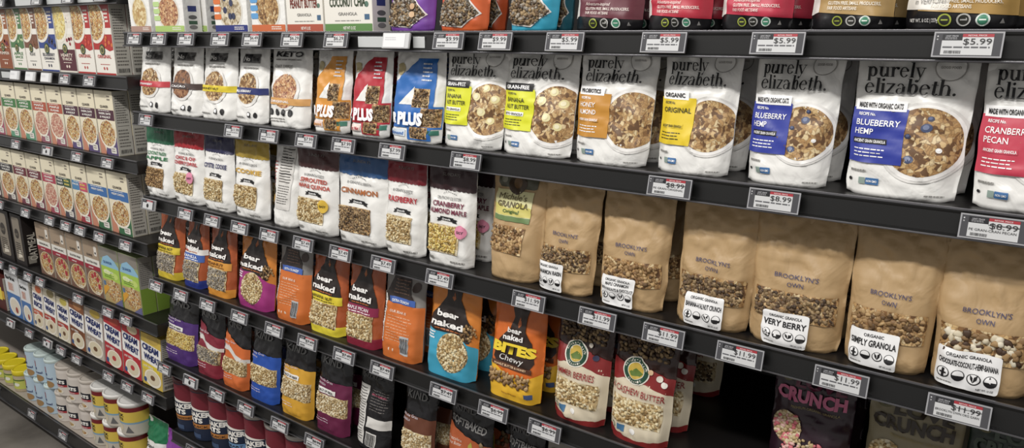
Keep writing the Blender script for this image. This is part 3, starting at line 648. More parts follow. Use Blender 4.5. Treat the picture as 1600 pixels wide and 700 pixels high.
def quaker(band, l1, l2, pic, corner, split=None, tc='F4F1EA', top=None):
    def f(A):
        if top: A.part('top_panel'); A.R(0, .62, 1, 1, M(top), 1)
        A.part('lettering'); A.T('QUAKER', .5, .74, .04, M('4A3F38'), w=.46, al='c', l=4); A.L(.7, .85, .9, .95, 2, M('8A8074'), 3)
        A.part('flavor_band'); A.R(0, .55, 1, .71, M(band), 2)
        if split: A.R(.5, .55, 1, .71, M(split), 3); A.L(.55, .57, .95, .69, 2, M('D9C25A'), 4)
        A.part('lettering'); A.L(.14, .685, .8, .705, 1, M(tc), 5); A.T(l1, .5 if not split else .26, .635, .032, M(tc), w=.66 if not split else .4, al='c', bold=.03, l=5)
        if l2: A.T(l2, .5 if not split else .26, .58, .032, M(tc), w=.6 if not split else .4, al='c', bold=.03, l=5)
        A.part('bowl_picture'); A.P([(0, 0), (.35, 0), (.12, .3), (0, .34)], M('C98468'), 1); A.P([(.3, 0), (1, 0), (1, .3), (.4, .2)], M(corner), 1)
        A.E(.52, .33, .47, .23, M('EEE6D4'), 3, 26); A.E(.52, .34, .42, .205, pic, 4, 26); A.C(.62, .03, .92, .13, M('E0DCD4'), 5, .04); A.L(.66, .05, .88, .12, 2, M('8A8074'), 6)
    return f
def redband(l1):
    def f(A):
        A.part('top_panel'); A.R(0, .66, 1, 1, M('A8927A'), 1); A.C(.72, .75, .9, .92, M('E6DFD4'), 2, .04); icons(A, .81, .8, .04, 1, 0, M('A3402E')); A.R(0, .56, 1, .68, M('E6E3DA'), 2); A.part('flavor_band'); A.R(0, .48, 1, .56, M('A3263A'), 3)
        A.part('lettering'); A.T('QUAKER', .4, .72, .04, M('4A3F38'), w=.4, al='c', l=4); A.T(l1, .5, .6, .035, M('3A3532'), w=.7, al='c', l=5); A.T('oatmeal', .4, .505, .03, M('F4F1EA'), w=.3, al='c', l=5)
        A.part('bowl_picture'); A.R(0, 0, 1, .48, M('7A5A4A'), 1); A.E(.55, .25, .5, .22, M('DCCBA8'), 3, 26); A.E(.55, .26, .45, .2, CEREAL, 4, 26)
        A.part('fruit_picture'); 
        for u, v in ((.42, .36), (.6, .4), (.8, .2), (.74, .32)): A.E(u, v, .09, None, M('B5333A'), 5, 10)
        A.L(.5, .03, .85, .1, 2, M('EEE6DA'), 5)
    return f
def greenbox(A):
    A.part('top_panel'); A.R(0, .8, 1, 1, M('8C857C'), 1); A.P([(0, .68), (.15, .82), (.45, .88), (.8, .8), (1, .7), (1, .66), (0, .66)], M('8FC0DC'), 2); A.part('lettering'); A.T('QUAKER', .4, .72, .045, M('2B4F8C'), w=.5, al='c', l=4)
    A.part('colour_panel'); A.R(0, .42, 1, .66, M('A8CC4A'), 1); A.E(.3, .56, .2, .05, M('DCEB9C'), 3, 14); A.E(.72, .52, .2, .06, M('C8DE70'), 3, 14); A.T('protein', .16, .56, .04, M('F4F6EA'), w=.5, l=5); A.L(.15, .46, .8, .53, 2, M('5E8A2A'), 4)
    A.part('bowl_picture'); A.R(0, 0, 1, .42, M('B8A06A'), 1); A.E(.56, .24, .42, .2, CEREAL, 4, 26); A.P([(0, .1), (.35, .28), (.2, .32), (0, .25)], M('E0A02E'), 5); A.P([(.55, 0), (1, 0), (1, .14)], M('6A6A94'), 5); A.R(.03, .3, .16, .38, M('5A7AA0'), 5)
def blackbox(A):
    A.part('label_panel'); A.C(.12, .08, .8, .94, M('8A8072'), 1, .08); A.part('lettering'); A.L(.2, .2, .72, .45, 6, M('3A342E'), 3); A.E(.45, .62, .2, None, M('3A342E'), 2, 18); A.T('OATS', .45, .58, .05, M('8A8072'), w=.3, al='c', l=5); A.P([(.3, .12), (.7, .16), (.6, .28), (.4, .3)], M('DDD4C2'), 3)
def blackside(B):
    B.part('lettering'); B.V('OATMEAL', .7, .1, .5, M('CFC8BA'), .55, 3); B.R(.1, .04, .6, .2, M('9A9488'), 2)
def wheat(bg, low, word='WHEAT', of=True, bowl=CEREAL, strip=None, top=None, red=False):
    def f(A):
        if top: A.part('top_panel'); A.E(.6, .93, .3, .09, M(top), 1, 16)
        A.part('printed_art'); A.P([(0, .46), (1, .40), (1, .78), (0, .84)], M('F2F0EC'), 1); A.R(0, .3, .9, .42, M(low), 1)
        A.part('lettering'); b = M('23306E'); A.T('CREAM', .06, .70, .115, b, w=.82, bold=.05, rot=-4, l=6); A.T('of', .4, .655, .05, b, w=.1, l=6); A.T(word, .12, .52, .115, b, w=.8, bold=.05, rot=-4, l=6); A.T('HOT CEREAL', .1, .35, .04, M('F4F1EA'), w=.5, l=6)
        if strip: A.R(.86, 0, 1, 1, M(strip), 3)
        A.part('bowl_picture'); A.E(.54, .17, .42, .17, M('F0E8D6'), 3, 26); A.E(.54, .18, .35, .14, M('DCCFB0'), 4, 24); A.E(.54, .18, .12, .05, M('6E4A2C') if not red else M('C23A3A'), 5, 12)
        A.E(.15, .1, .08, .05, M('2F4F86'), 5, 12)
    return f
def bluecarton(A):
    A.part('lettering'); A.T('farina', .06, .8, .08, INK, w=.7, bold=.03); A.R(.2, .55, .6, .74, M('E6DCD6'), 1); A.part('printed_art'); A.BAR(.22, .56, .58, .73, M('C97A5E'), 5)
    A.R(0, 0, 1, .5, M('4A78B8'), 1); A.E(.5, .22, .42, .2, M('F2EFE8'), 2, 24); A.E(.5, .22, .34, .16, M('E6DCC8'), 3, 22); A.E(.6, .15, .1, .07, M('A84A3A'), 4, 12)
def grancarton(l, bot, pic, dots=None, side=None):
    def f(A):
        A.part('bowl_picture'); A.E(.5, .27, .38, .26, M('DEDACF'), 1, 28); A.E(.5, .27, .34, .22, pic, 2, 28)
        A.part('bottom_band'); A.R(0, 0, 1, .085, M(bot), 4); A.L(.6, .02, .95, .07, 2, M('E8E2DA'), 5)
        A.part('lettering'); A.T(l, .25, .58, .07, INK, w=.5, bold=.04, ital=.1, rot=4)
        if dots: 
            A.part('claim_bubbles')
            for i, v in enumerate((.4, .3, .2)): A.C(.0, v - .04, .22, v + .03, M(dots), 5, .03)
        if side: 
            A.part('fruit_picture')
            for u, v in ((.35, .44), (.55, .37), (.35, .28), (.5, .2), (.6, .2)): A.E(u, v, .06, None, M(side), 6, 12)
    return f
def wordcarton(l1, bot):
    def f(A):
        A.part('lettering'); A.T(l1, .12, .28, .1, M('7A2E22') if bot[0] == 'B' else M('33432A'), w=.76, bold=.03); A.T('GRANOLA', .3, .18, .035, GREY, w=.4); A.L(.22, .11, .78, .13, 1, GREY, 2)
        A.part('round_logo'); A.E(.5, .5, .14, None, M('3E2E26'), 1, 22); A.E(.5, .5, .1, None, M('E4DCC8'), 2, 20); A.part('bottom_band'); A.R(0, 0, 1, .085, M(bot), 3); A.T('NET WT 12 OZ', .4, .02, .035, M('F0ECE2'), w=.26, l=5); icons(A, .9, .3, .04, 1, 0, M('5A7A6A')); A.R(.85, .13, .95, .19, M('4A6A8A'), 2)
    return f
def dotside(B):
    B.R(.25, .28, .75, .36, M('3A447E'), 1); B.E(.5, .2, .25, .03, M('6A6A6A'), 1); B.R(.25, .1, .75, .15, M('4A6A54'), 1); B.E(.5, .06, .24, .03, M('8A8886'), 1); B.L(.15, .5, .85, .95, 10, M('9A9894'), 1)
def oatcan(low, claim, cc):
    def f(A):
        A.part('printed_art'); A.R(0, .52, 1, 1, M('7A2230'), 1); A.R(0, 0, 1, .54, M('1E2A44'), 1); A.R(0, .5, 1, .62, M('1E2A44'), 3); A.P([(.3, .8), (.42, .7), (.6, .66), (.8, .62), (.7, .61), (.3, .63)], M('EDE8E0'), 4)
        A.part('lettering'); w = M('F4F1EA'); A.T('QUAKER', .26, .5, .095, w, w=.54, bold=.05, l=7); A.T('OATS', .26, .38, .095, w, w=.4, bold=.05, l=7)
        A.part('claim_band'); A.R(.26, .25, .78, .34, M(low), 5); A.part('lettering'); A.T(claim, .4, .27, .045, INK, w=.34, l=7); A.part('printed_art'); A.R(.24, .04, .34, .15, M('8A93A4'), 4); A.R(.38, .04, .6, .13, M('3F5478'), 4)
    return f
def tscan(A):
    A.part('printed_art'); A.R(0, .1, 1, .9, M('D8CFC6'), .5); A.R(.3, .42, .72, .66, M('1C1E2A'), 2); A.R(.3, .34, .72, .42, M('B5333A'), 2); A.L(.35, .36, .65, .4, 1, M('EEE'*2), 3); A.part('lettering'); A.T('OATS', .34, .48, .12, M('F4F1EA'), w=.34, bold=.05, l=5)
    A.part('bowl_picture'); A.E(.5, .16, .13, .1, M('F0E8D6'), 3, 18); A.E(.5, .17, .1, .07, CEREAL, 4, 16)
def bluecan(A):
    A.part('printed_art'); A.R(0, .0, 1, 1, M('B9D0E0'), .5); A.R(.32, .62, .5, .86, M('A3343A'), 2); A.R(.3, .5, .52, .6, M('23306E'), 2); A.part('lettering'); A.T('Oatmeal', .28, .36, .09, M('23306E'), w=.4, l=5); A.part('bowl_picture'); A.E(.56, .16, .14, .14, M('A88252'), 4, 18)
def quickcan(A):
    A.part('printed_art'); A.R(0, .84, 1, 1, M('7E1E22'), 1); A.R(0, .46, 1, .84, M('E2C34A'), 1); A.R(0, .4, 1, .46, M('7FA8C4'), 2); A.R(0, 0, 1, .4, M('C9C2B4'), 1); A.E(.4, .26, .14, .16, M('DCCFB0'), 3, 20); A.P([(.58, .08), (.64, .34), (.72, .08)], M('6A6A6A'), 3); A.part('lettering'); A.T('QUICK', .26, .68, .1, INK, w=.32, bold=.03, l=5); A.T('OATS', .3, .54, .1, INK, w=.26, bold=.03, l=5)
def jarart(A):
    A.part('printed_art'); A.R(0, .15, 1, .8, M('C8CC5A'), 1); A.E(.45, .5, .1, .16, M('6E9A3A'), 2, 14); A.E(.6, .45, .08, .12, M('EDEBDC'), 3, 12); A.R(.2, .7, .8, .78, M('4A6A2A'), 2)

# ------------------------------------------------------------------ near unit, top shelf
g = 'white granola cartons on the top shelf'
def acart(short, label, pl, pr, art, **k): return carton(short, label, 'A', pl, pr, CARD if k.pop('cream', 0) else PW, art, h=.19, d=.052, group=k.pop('group', g), side=dotside, cat='granola carton', name='granola_carton', **k)
acart('first white granola carton', 'white granola carton with pale flake bowl and dusty pink base', 205, 237, grancarton('Cascade', 'B08A7C', food('pale', ['D8C08A', 'E8D8AC', 'C2A468', 'B58E58'], 120)))
c_ = acart('carton with lime bubbles', 'white granola carton with nut bowl, lime bubbles and lime base', 243, 289, grancarton('Cascade', 'A9C86A', GRANR, 'B8D68A'))
c_ = copy_tree(c_); c_.location.y += .056; c_.location.x += .018; c_['label'] = 'white granola carton set back beside the lime-bubbled one'
acart('carton with orange bubbles', 'white granola carton with blueberries, orange bubbles and navy base', 337, 388, grancarton('Cascade', '2B3580', food('muesli', ['C9BCA0', 'A8926C', 'DDD2BA', '8A7654'], 120), 'E0743A', '3A3F5C'))
acart('carton with sky blue bubbles', 'white granola carton with brown flakes, sky blue bubbles and orange base', 394, 447, grancarton('Cascade', 'D0693A', GRAN, '5FA0D8'))
g = 'cream word-printed granola cartons on the top shelf'
acart('peanut butter carton', 'cream granola carton printed PEANUT BUTTER above a rust red band', 449, 506, wordcarton('PEANUT BUTTER', 'B5543E'), cream=1, group=g)
acart('coconut chia carton', 'cream granola carton printed COCONUT CHIA above a green band', 508, 583, wordcarton('COCONUT CHIA', '5E8A4A'), cream=1, group=g)
g = 'bright pouches with mountain-shaped windows on the top shelf'
pouch('purple mountain-window bag', 'purple granola bag with white-outlined mountain window and two nuts', 'A', 597, 665, M('7A44A8', .38), mountain('x', seed=2), h=.2, group=g)
pouch('orange mountain-window bag', 'bright orange granola bag with white-outlined mountain window', 'A', 675, 749, M('E0622E', .38), mountain('x', nut=False, seed=5), h=.2, group=g, behind=0)
pouch('dark orange side-turned bag', 'dark orange mountain-window bag set back beside the bright orange one', 'A', 751, 780, M('C24E26', .38), mountain('x', nut=False, seed=7), h=.2, d=.04, group=g, y0=.075)
pouch('turquoise mountain-window bag', 'turquoise blue granola bag with white-outlined mountain window', 'A', 784, 858, M('2FA3C4', .38), mountain('x', nut=False, seed=9), h=.2, group=g)
pouch('teal set-back bag', 'dark teal mountain-window bag set back beside the turquoise one', 'A', 860, 884, M('2A6E80', .38), mountain('x', nut=False, seed=11), h=.2, d=.04, group=g, y0=.075, reg=False)
g = 'black bags with coloured bands on the top shelf'
for a, b, c, t, wp, lb in ((886, 992, '6A2E3A', 'F0E2DA', 1, 'maroon-banded'), (998, 1100, 'C02A3E', 'F6E6DE', 1, 'crimson-banded first'), (1114, 1228, 'C8324A', 'F6E6DE', 1, 'crimson-banded second'),
                        (1256, 1389, 'B5935A', 'F6F0E2', 1, 'tan-banded'), (1405, 1588, 'B58E4A', 'F6F0E2', 0, 'gold-banded')):
    L_ = {'maroon-banded': 'black granola bag with a dark maroon writing band and three round seals', 'crimson-banded first': 'black bag with crimson band, beside the maroon-banded bag',
          'crimson-banded second': 'black bag with crimson band, beside the tan-banded bag', 'tan-banded': 'black bag with tan writing band and white left edge', 'gold-banded': 'largest black bag with gold band and small white weight print'}[lb]
    def art_(A, c=c, t=t, wp=wp, lb=lb):
        blackbag(c, t, wp)(A)
        if lb == 'gold-banded': A.part('printed_art'); A.P([(0, .13), (.42, .12), (.42, .95), (0, .95)], M('E4E0D8'), 2); A.part('lettering'); A.T('in VERMONT', .1, .16, .035, GREY, w=.3, bold=0, l=5); A.T('NET WT. 8 OZ | 227g', .06, .05, .022, M('D8D6D2'), w=.28, l=5)
    pouch(lb + ' black bag', L_, 'A', a, b, M('1A191C', .32), art_, h=.21, d=.06, prof=4, group=g, behind=1, backlabel='black granola bag hidden behind the ' + lb + ' one')

# ------------------------------------------------------------------ near unit, second shelf
g = 'white bags with an oval of granola on the second shelf'
for a, b, c, t, pic, lb, ke in ((212, 257, 'C83A44', 'STRAWBERRY', GRAN, 'red', 0), (261, 308, '4A3A36', 'CACAO', food('cacao', ['6A3E2A', '8A5A3E', 'A87A54', '4E2E20'], 120), 'dark brown', 0), (309, 361, 'E6CE2E', 'HONEY NUT', GRAN, 'yellow', 0),
                        (363, 410, '2A3474', 'BLUEBERRY', GRAN, 'navy', 0), (414, 476, 'D9A05A', 'ORIGINAL', GRANR, 'amber', 1)):
    pouch(lb + '-banded white bag', ('white matte granola bag with an oval bowl picture and %s band' % lb) if not ke else 'white bag headed KETO with amber band and four black icons', 'B', a, b, PW, oval_white(c, t, pic, ke, '5A4A10' if c == 'E6CE2E' else 'FFFFFF'), h=.205, prof=7, d=.038, group=g, behind=1,
          backlabel='white granola bag standing behind the %s-banded one' % lb)
g = 'white bags with a giant numeral four'
for a, b, c, s_, lb in ((484, 538, 'DB9233', 'Almond', 'amber'), (541, 600, 'BE2434', 'Berry Nut', 'red'), (605, 682, '2C6EC0', 'Almond', 'blue')):
    pouch(lb + ' numeral bag', 'white granola bag with a giant %s number 4 and granola window' % lb, 'B', a, b, PW, four(c, s_), h=.205, prof=7, d=.038, group=g, behind=1, backlabel='white bag behind the one with the %s number 4' % lb)
g = 'white bags with serif name and bowl of granola'
PEL = [(684, 775, 'DDE01F', 'GRAIN-FREE', 1, 'BANANA', 'NUT BUTTER', GRAN, BAN, 'first banana nut butter bag', 'white bag with yellow banana nut butter panel, beside the blue numeral bag'),
       (776, 883, 'DDE01F', 'GRAIN-FREE', 1, 'BANANA', 'NUT BUTTER', GRAN, BAN, 'second banana nut butter bag', 'white bag with yellow banana nut butter panel, beside the honey almond bag'),
       (890, 1003, 'C98A2E', 'PROBIOTICS', 0, 'HONEY', 'ALMOND', GRAN, None, 'honey almond bag', 'white bag with ochre honey almond panel and bowl of granola'),
       (1019, 1132, 'E8C81E', 'ORGANIC', 0, 'ORIGINAL', '', GRAN, None, 'original ancient grain bag', 'white bag with golden yellow original panel and bowl of granola'),
       (1160, 1287, '2E3DA6', 'MADE WITH ORGANIC OATS', 0, 'BLUEBERRY', 'HEMP', GRAN, BLU, 'first blueberry hemp bag', 'white bag with royal blue blueberry hemp panel, beside the original bag'),
       (1315, 1492, '2E3DA6', 'MADE WITH ORGANIC OATS', 0, 'BLUEBERRY', 'HEMP', GRAN, BLU, 'second blueberry hemp bag', 'larger-looking white blueberry hemp bag, beside the cranberry pecan bag'),
       (1513, 1700, 'D03A52', 'MADE WITH ORGANIC OATS', 0, 'CRANBERRY', 'PECAN', GRAN, None, 'cranberry pecan bag', 'white bag with coral red cranberry pecan panel cut by the frame edge')]
for a, b, c, st, sd, l1, l2, pic, ex, sh, lb in PEL:
    pouch(sh, lb, 'B', a, b, PW, pe(c, st, sd, l1, l2, pic, .78 if ex is BAN or l1 == 'HONEY' else .7 if l1 == 'ORIGINAL' else .655, ex), h=.207, d=.04, group=g, behind=1, lean=8, backlabel='white granola bag behind the ' + sh)

# ------------------------------------------------------------------ near unit, third shelf
g = 'white bags with scalloped colour tops'
SC_ = [(225, 266, '1F6E4A', 'COCONUT RAISIN', 'APPLE', '2E7A4A', PAL_GRAN, None, 'green-topped bag', 'white coconut raisin apple bag with shiny green top', 0),
       (268, 313, 'B0262E', 'CHOC & CHIP', 'CHERRY SWIRL', 'C0303A', PAL_PALE, (.72, .36), 'cherry swirl bag', 'white bag with crimson top and red cherry swirl lettering', 0),
       (314, 359, '23244E', 'OYSTER COOKIE', None, '2A2C66', PAL_PALE, None, 'navy-topped bag', 'white bag with navy top and cookie lettering', 0),
       (361, 413, 'B99A2E', 'COOKIE', None, 'D8A93A', PAL_PALE, None, 'mustard-topped bag', 'white bag with mustard yellow top and pale granola window', 0),
       (458, 520, '4E2A2A', 'SPROUTED', 'MAPLE QUINOA', 'C04A3A', PAL_PALE, (.78, .34), 'maple quinoa bag', 'white bag with dark brown top, red sprouted maple quinoa lettering', 0),
       (522, 596, '2A5A94', 'CINNAMON', None, 'B5652E', PAL_DARK, None, 'cinnamon bag', 'white cinnamon granola bag with shiny blue top', 0),
       (596, 656, '8E1E2C', 'RASPBERRY', None, 'C0303A', PAL_PALE, None, 'raspberry bag', 'white raspberry granola bag with deep red top', 0),
       (661, 732, '3A2226', 'CRANBERRY', 'ALMOND MAPLE', '7A2440', PAL_YEL, (.82, .36), 'cranberry almond maple bag', 'white cranberry almond maple bag with plum brown scalloped top', 0)]
for i, (a, b, c, l1, l2, tc, pal, bd, sh, lb, _) in enumerate(SC_):
    pouch(sh, lb, 'C', a, b, PW, scallop(c, l1, l2, tc, pal, GRAN if pal in (PAL_DARK, PAL_GRAN) else OAT, bd, seed=i, bc='E2B93B' if i == 4 else 'E48AA8', hd='CRUNCHY CLUSTER' if i == 7 else '8 GRAINS & SEEDS'), h=.222, d=.042, lean=3.5, prof=6, flare=.04, group=g, behind=1, backlabel='white bag standing behind the ' + sh)
pouch('back-turned white bag', 'white granola bag turned to show its nutrition panel', 'C', 419, 457, PW, backside, h=.222, d=.045, group=g)
g = 'brown kraft paper granola bags'
pouch("kraft bag with cream label", 'narrow kraft paper bag with cream and green name label', 'C', 753, 831, KRAFT, michele, h=.222, d=.055, group=g, behind=1, backlabel='kraft bag behind the cream-labelled one')
BR = [(833, 917, 1, 'CINNAMON RAISIN', PAL_DARK, (.05, .58), 'cinnamon raisin bag', .0065), (927, 1027, 1, ('MAPLE CINNAMON', 'WITH WALNUTS & CHOCOLATE'), PAL_GRAN, (.12, .64), 'maple walnut chocolate bag', .008), (1047, 1160, 1, 'BANANA-WALNUT CRUNCH', PAL_DARK, (.2, .74), 'banana walnut crunch bag', .006),
      (1162, 1303, 1, 'VERY BERRY', PAL_DARK, (.2, .7), 'very berry bag', .0058), (1311, 1443, 0, 'SIMPLY GRANOLA', PAL_GRAN, (.1, .7), 'simply granola bag', .007), (1448, 1605, 1, 'CHOCOLATE-COCONUT-HEMP-BANANA', PAL_COCO, (.06, .72), 'chocolate coconut bag', .009)]
for i, (a, b, l0, l1, pal, lu, sh, sz) in enumerate(BR):
    nm = l1 if isinstance(l1, str) else ' '.join(l1)
    pouch(sh, 'kraft paper granola bag with white label reading ' + nm.replace('-', ' ').lower(), 'C', a, b, KRAFT, brook(l0, l1, pal, GRAN, lu, i, 1 if i < 2 else 2, sz), h=.218, d=.048, prof=4, flare=.1, group=g, behind=1, crinkle=1.5, yaw=(-2, 1, -1, 2, -1, 1)[i], backlabel='kraft paper bag behind the ' + sh)

# ------------------------------------------------------------------ near unit, fourth shelf
g = 'granola bags with dark bear shapes'
RUST = M('B4562A', .28, bump=.4, scale=16); ORG = M('D9822E', .28, bump=.4, scale=16)
BN = [(240, 278, RUST, bear('D9BE2E', '3A2E10', 'BANANA NUT', 'D9BE2E', PAL_GREY, OAT), 'leaning bear bag with yellow band', 'rust orange bear bag with yellow base at the end of the shelf'),
      (282, 315, RUST, bear('3F63B5', 'FFFFFF', 'VANILLA', '23348C', PAL_GREY, OAT, strip=1), 'bear bag with blue base', 'rust orange bear bag with white strip and blue base'),
      (318, 358, RUST, bear('E09A3A', '6A3A10', 'PEANUT', 'E0922E', PAL_GREY, OAT), 'bear bag with amber base', 'rust orange bear bag with amber band and base'),
      (365, 419, ORG, bear('A8307E', 'FFFFFF', '', 'A8307E', PAL_PALE, OAT, circle=(.52, .26, .3, .2)), 'magenta bear bag', 'orange bear bag with magenta lower half and round window'),
      (425, 475, M('8E8A86', .4), bearback, 'first back-turned bear bag', 'grey and orange back-turned bear bag beside the magenta one'),
      (477, 531, RUST, bear('E8D22E', '4A3A10', 'BANANA NUT', 'EBD832', PAL_PALE, OAT), 'yellow banana nut bear bag', 'bear bag with bright yellow banana nut band and base'),
      (533, 587, RUST, bear('8E1E46', 'F4E6EA', 'MAPLE PECAN', '8E1E36', PAL_PALE, OAT), 'maple pecan bear bag', 'bear bag with wine red maple pecan band and base'),
      (588, 650, M('8E8A86', .4), bearback, 'second back-turned bear bag', 'grey and orange back-turned bear bag beside the turquoise one'),
      (658, 735, M('E5862C', .34), bear('3AA5C8', 'FFFFFF', '', '3AA5C8', PAL_PALE, OAT, circle=(.6, .27, .3, .2)), 'turquoise bear bag', 'orange bear bag with turquoise lower half and round window'),
      (755, 836, M('DD6A22', .32), bites, 'chewy bites bag', 'orange and yellow bag of chewy bites with yellow lettering')]
for a, b, m, art_, sh, lb in BN:
    pouch(sh, lb, 'D', a, b, m, art_, h=.22, d=.048, group=g, behind=1, crinkle=1.0, prof=6, flare=.0, backlabel='granola bag behind the ' + sh)
g = 'cream and red bags with a green oval badge'
CLR = M('3A2420', .22)
pouch('summer berries bag', 'red and cream summer berries bag with green oval badge', 'D', 856, 936, CLR, natures('SUMMER BERRIES', .78, PAL_PALE, [(.78, .62, .05, '3A3F5C'), (.66, .72, .04, 'D8CFC0')]), h=.22, d=.05, group=g, behind=1, crinkle=1.5, backlabel='red granola bag behind the summer berries bag')
pouch('cashew butter bag', 'red and cream cashew butter bag with green oval badge', 'D', 944, 1035, CLR, natures('& CASHEW BUTTER', .9, PAL_PALE, [(.8, .6, .05, 'E6DFD0'), (.88, .56, .05, 'F0EBE0'), (.66, .64, .04, 'D8B48C')]), h=.22, d=.05, group=g, behind=1, crinkle=1.5, backlabel='red granola bag behind the cashew butter bag')
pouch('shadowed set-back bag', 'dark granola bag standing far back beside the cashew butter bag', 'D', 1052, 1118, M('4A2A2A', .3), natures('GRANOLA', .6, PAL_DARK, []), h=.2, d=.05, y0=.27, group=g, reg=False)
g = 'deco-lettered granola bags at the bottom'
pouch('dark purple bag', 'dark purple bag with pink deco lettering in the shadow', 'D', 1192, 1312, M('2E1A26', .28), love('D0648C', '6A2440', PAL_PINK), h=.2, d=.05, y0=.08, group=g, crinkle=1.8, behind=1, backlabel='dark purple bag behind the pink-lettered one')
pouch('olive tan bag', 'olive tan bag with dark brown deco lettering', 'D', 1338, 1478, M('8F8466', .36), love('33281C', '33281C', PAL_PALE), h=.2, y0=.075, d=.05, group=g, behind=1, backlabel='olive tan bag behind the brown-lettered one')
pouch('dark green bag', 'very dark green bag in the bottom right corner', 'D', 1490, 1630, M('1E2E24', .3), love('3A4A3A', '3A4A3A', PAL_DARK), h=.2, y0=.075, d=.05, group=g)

# ------------------------------------------------------------------ near unit, fifth shelf
g = 'black-topped granola bags with an oat window'
KB = M('1B1A1D', .27, bump=.4, scale=18)
KD = [(254, 300, '4E2A78', 0, 'purple', 1, PAL_YEL), (303, 341, '8A2436', 1, 'dark red', 0, PAL_GREY), (343, 381, 'D9692C', 1, 'orange', 0, PAL_PALE), (385, 428, '2452B4', 0, 'royal blue', 0, PAL_PALE), (433, 481, 'D9A02A', 0, 'golden yellow', 1, PAL_OAT), (487, 538, '6A1A42', 0, 'burgundy', 1, PAL_OAT), (619, 668, '6A3A26', 0, 'brown', 0, PAL_OAT)]
for a, b, c, mo, lb, st, pal in KD:
    pouch(lb + ' oat-window bag', 'black-topped granola bag with %s panel and clear oat window' % lb, 'E', a, b, KB, kind(c, 'Whole Grain', st, pal, mo), h=.222, d=.044, group=g, prof=6, behind=1, backlabel='black-topped bag behind the %s one' % lb)
pouch('back-turned black bag', 'black bag turned to show its nutrition panel and barcode', 'E', 549, 600, KB, kindback, h=.215, d=.048, group=g, prof=4)
pouch('orange soft baked bag', 'black-topped SOFTBAKED bag with orange panel and banana picture', 'E', 688, 754, KB, softbaked('B5582E'), h=.215, d=.048, group=g, prof=4, behind=1, backlabel='soft baked bag behind the orange one')
pouch('maroon soft baked bag', 'black-topped SOFTBAKED bag with dark maroon panel', 'E', 777, 833, KB, softbaked('4A1A1E', False), h=.215, d=.048, group=g, prof=4)
pouch('greige bag', 'grey-beige granola bag low beside the maroon soft baked bag', 'E', 838, 900, M('8A857C', .4), love('4A443C', '4A443C', PAL_PALE), h=.2, d=.048, group='deco-lettered granola bags at the bottom', reg=False)

# ------------------------------------------------------------------ near unit, canisters
g = 'round oats canisters on the sixth shelf'
for i, (px, wd, low, cl, cc) in enumerate([(282, 28, 'C9803A', 'OLD FASHIONED', 0), (308, 29, 'C9803A', 'QUICK', 0), (336, 29, 'C9803A', 'QUICK', 0), (364, 27, '6F9AC8', 'HEART', 1), (392, 31, '6F9AC8', 'HEART', 1), (425, 33, '6F9AC8', 'HEART', 1), (457, 34, '6F9AC8', 'HEART', 1), (490, 34, '6F9AC8', 'HEART', 1), (524, 34, '6F9AC8', 'HEART', 1)]):
    lb = ['dark blue and red oats canister with orange band, first from the shelf end', 'dark blue oats canister with orange band, middle of the three', 'dark blue oats canister with orange band, beside the pale-blue-banded ones', 'oats canister with pale blue band, beside the orange-banded ones',
          'oats canister with pale blue band, second of its kind', 'oats canister with pale blue band, third of its kind', 'oats canister with pale blue band, fourth of its kind', 'oats canister with pale blue band, fifth of its kind', 'oats canister with pale blue band, last and lowest in the photo'][i]
    xa, xb = xat(px - wd / 2, .012, SHELF['F'] + .1), xat(px + wd / 2, .012, SHELF['F'] + .1)
    canister(['end', 'middle orange-band', 'third orange-band', 'first blue-band', 'second blue-band', 'third blue-band', 'fourth blue-band', 'fifth blue-band', 'sixth blue-band'][i] + ' oats canister', lb, 'F', px, 0, (xb - xa) / 2 * .93, .185, M('1E2A44', .3), oatcan(low, cl, cc), M('A9A39C', .15, coat=.5) if i > 3 else M('5A2028', .3), group=g)
g = 'white and red tubs on the near base shelf'
for i, px in enumerate((300, 330, 360)):
    canister('tub', 'white tub with a red lid under the lowest oats shelf, %s' % ('nearest the unit join', 'middle one', 'third from the unit join')[i], 'G', px + 6, 0, .045, .15, M('D8D2C8', .35), tscan, M('8E2A2A', .35), group=g, name='oats_tub', cat='tub', reg=False, y0=.1)

# ------------------------------------------------------------------ far unit, cartons
g = 'cartons with a bowl picture and round badge'
NPX = [(-24, 0, 'B5653A', None, '7A5A3A', 'OATS', '', GRAN, '8E2E2E', 'carton with rust panel cut by the frame edge'), (1, 21, '9A5A34', '8E4A2A', 'F0E2D2', 'PUMPKIN', '', CEREAL, '7A2440', 'carton with a rust brown base and maple leaf'), (22.5, 43, '4E7A4A', None, '5E8A5A', 'APPLE', 'SPICE', CEREAL, 'C8D8A0', 'green-panelled carton'),
       (44, 65.5, '7A4E3A', None, '6A6A6A', 'FLAX', '', CEREAL, '8A5A3E', 'brown-panelled carton with a small bowl'), (66.5, 93.5, '34488E', None, '4A4A5A', 'BLUEBERRY', 'CINNAMON', CEREAL, '3A2E3E', 'blue-panelled carton'), (95, 121.5, 'E2DDD0', '5A2430', 'F0E2D2', 'HEARTY', 'THICK', food('maple', ['D8C060', 'C9A84A', 'E8DC9C', 'B5A06A'], 150), '9A2E3A', 'carton with dark maroon base'),
       (122.5, 150, 'B5302E', None, 'C0504A', 'ORIGINAL', '', CEREAL, 'D8543A', 'first bright red carton'), (151.5, 182, 'B5302E', None, 'C0504A', 'ORIGINAL', '', CEREAL, 'D8743A', 'second bright red carton')]
NPL = ['cream carton with rust panel, cut by the left frame edge', 'cream carton with rust brown base and maple leaf', 'cream carton with green upper half and bowl', 'cream carton with brown upper half and cup', 'cream carton with royal blue upper half', 'cream carton with dark maroon lower third', 'red and cream carton beside the maroon-based one', 'red and cream carton at the end of the shelf']
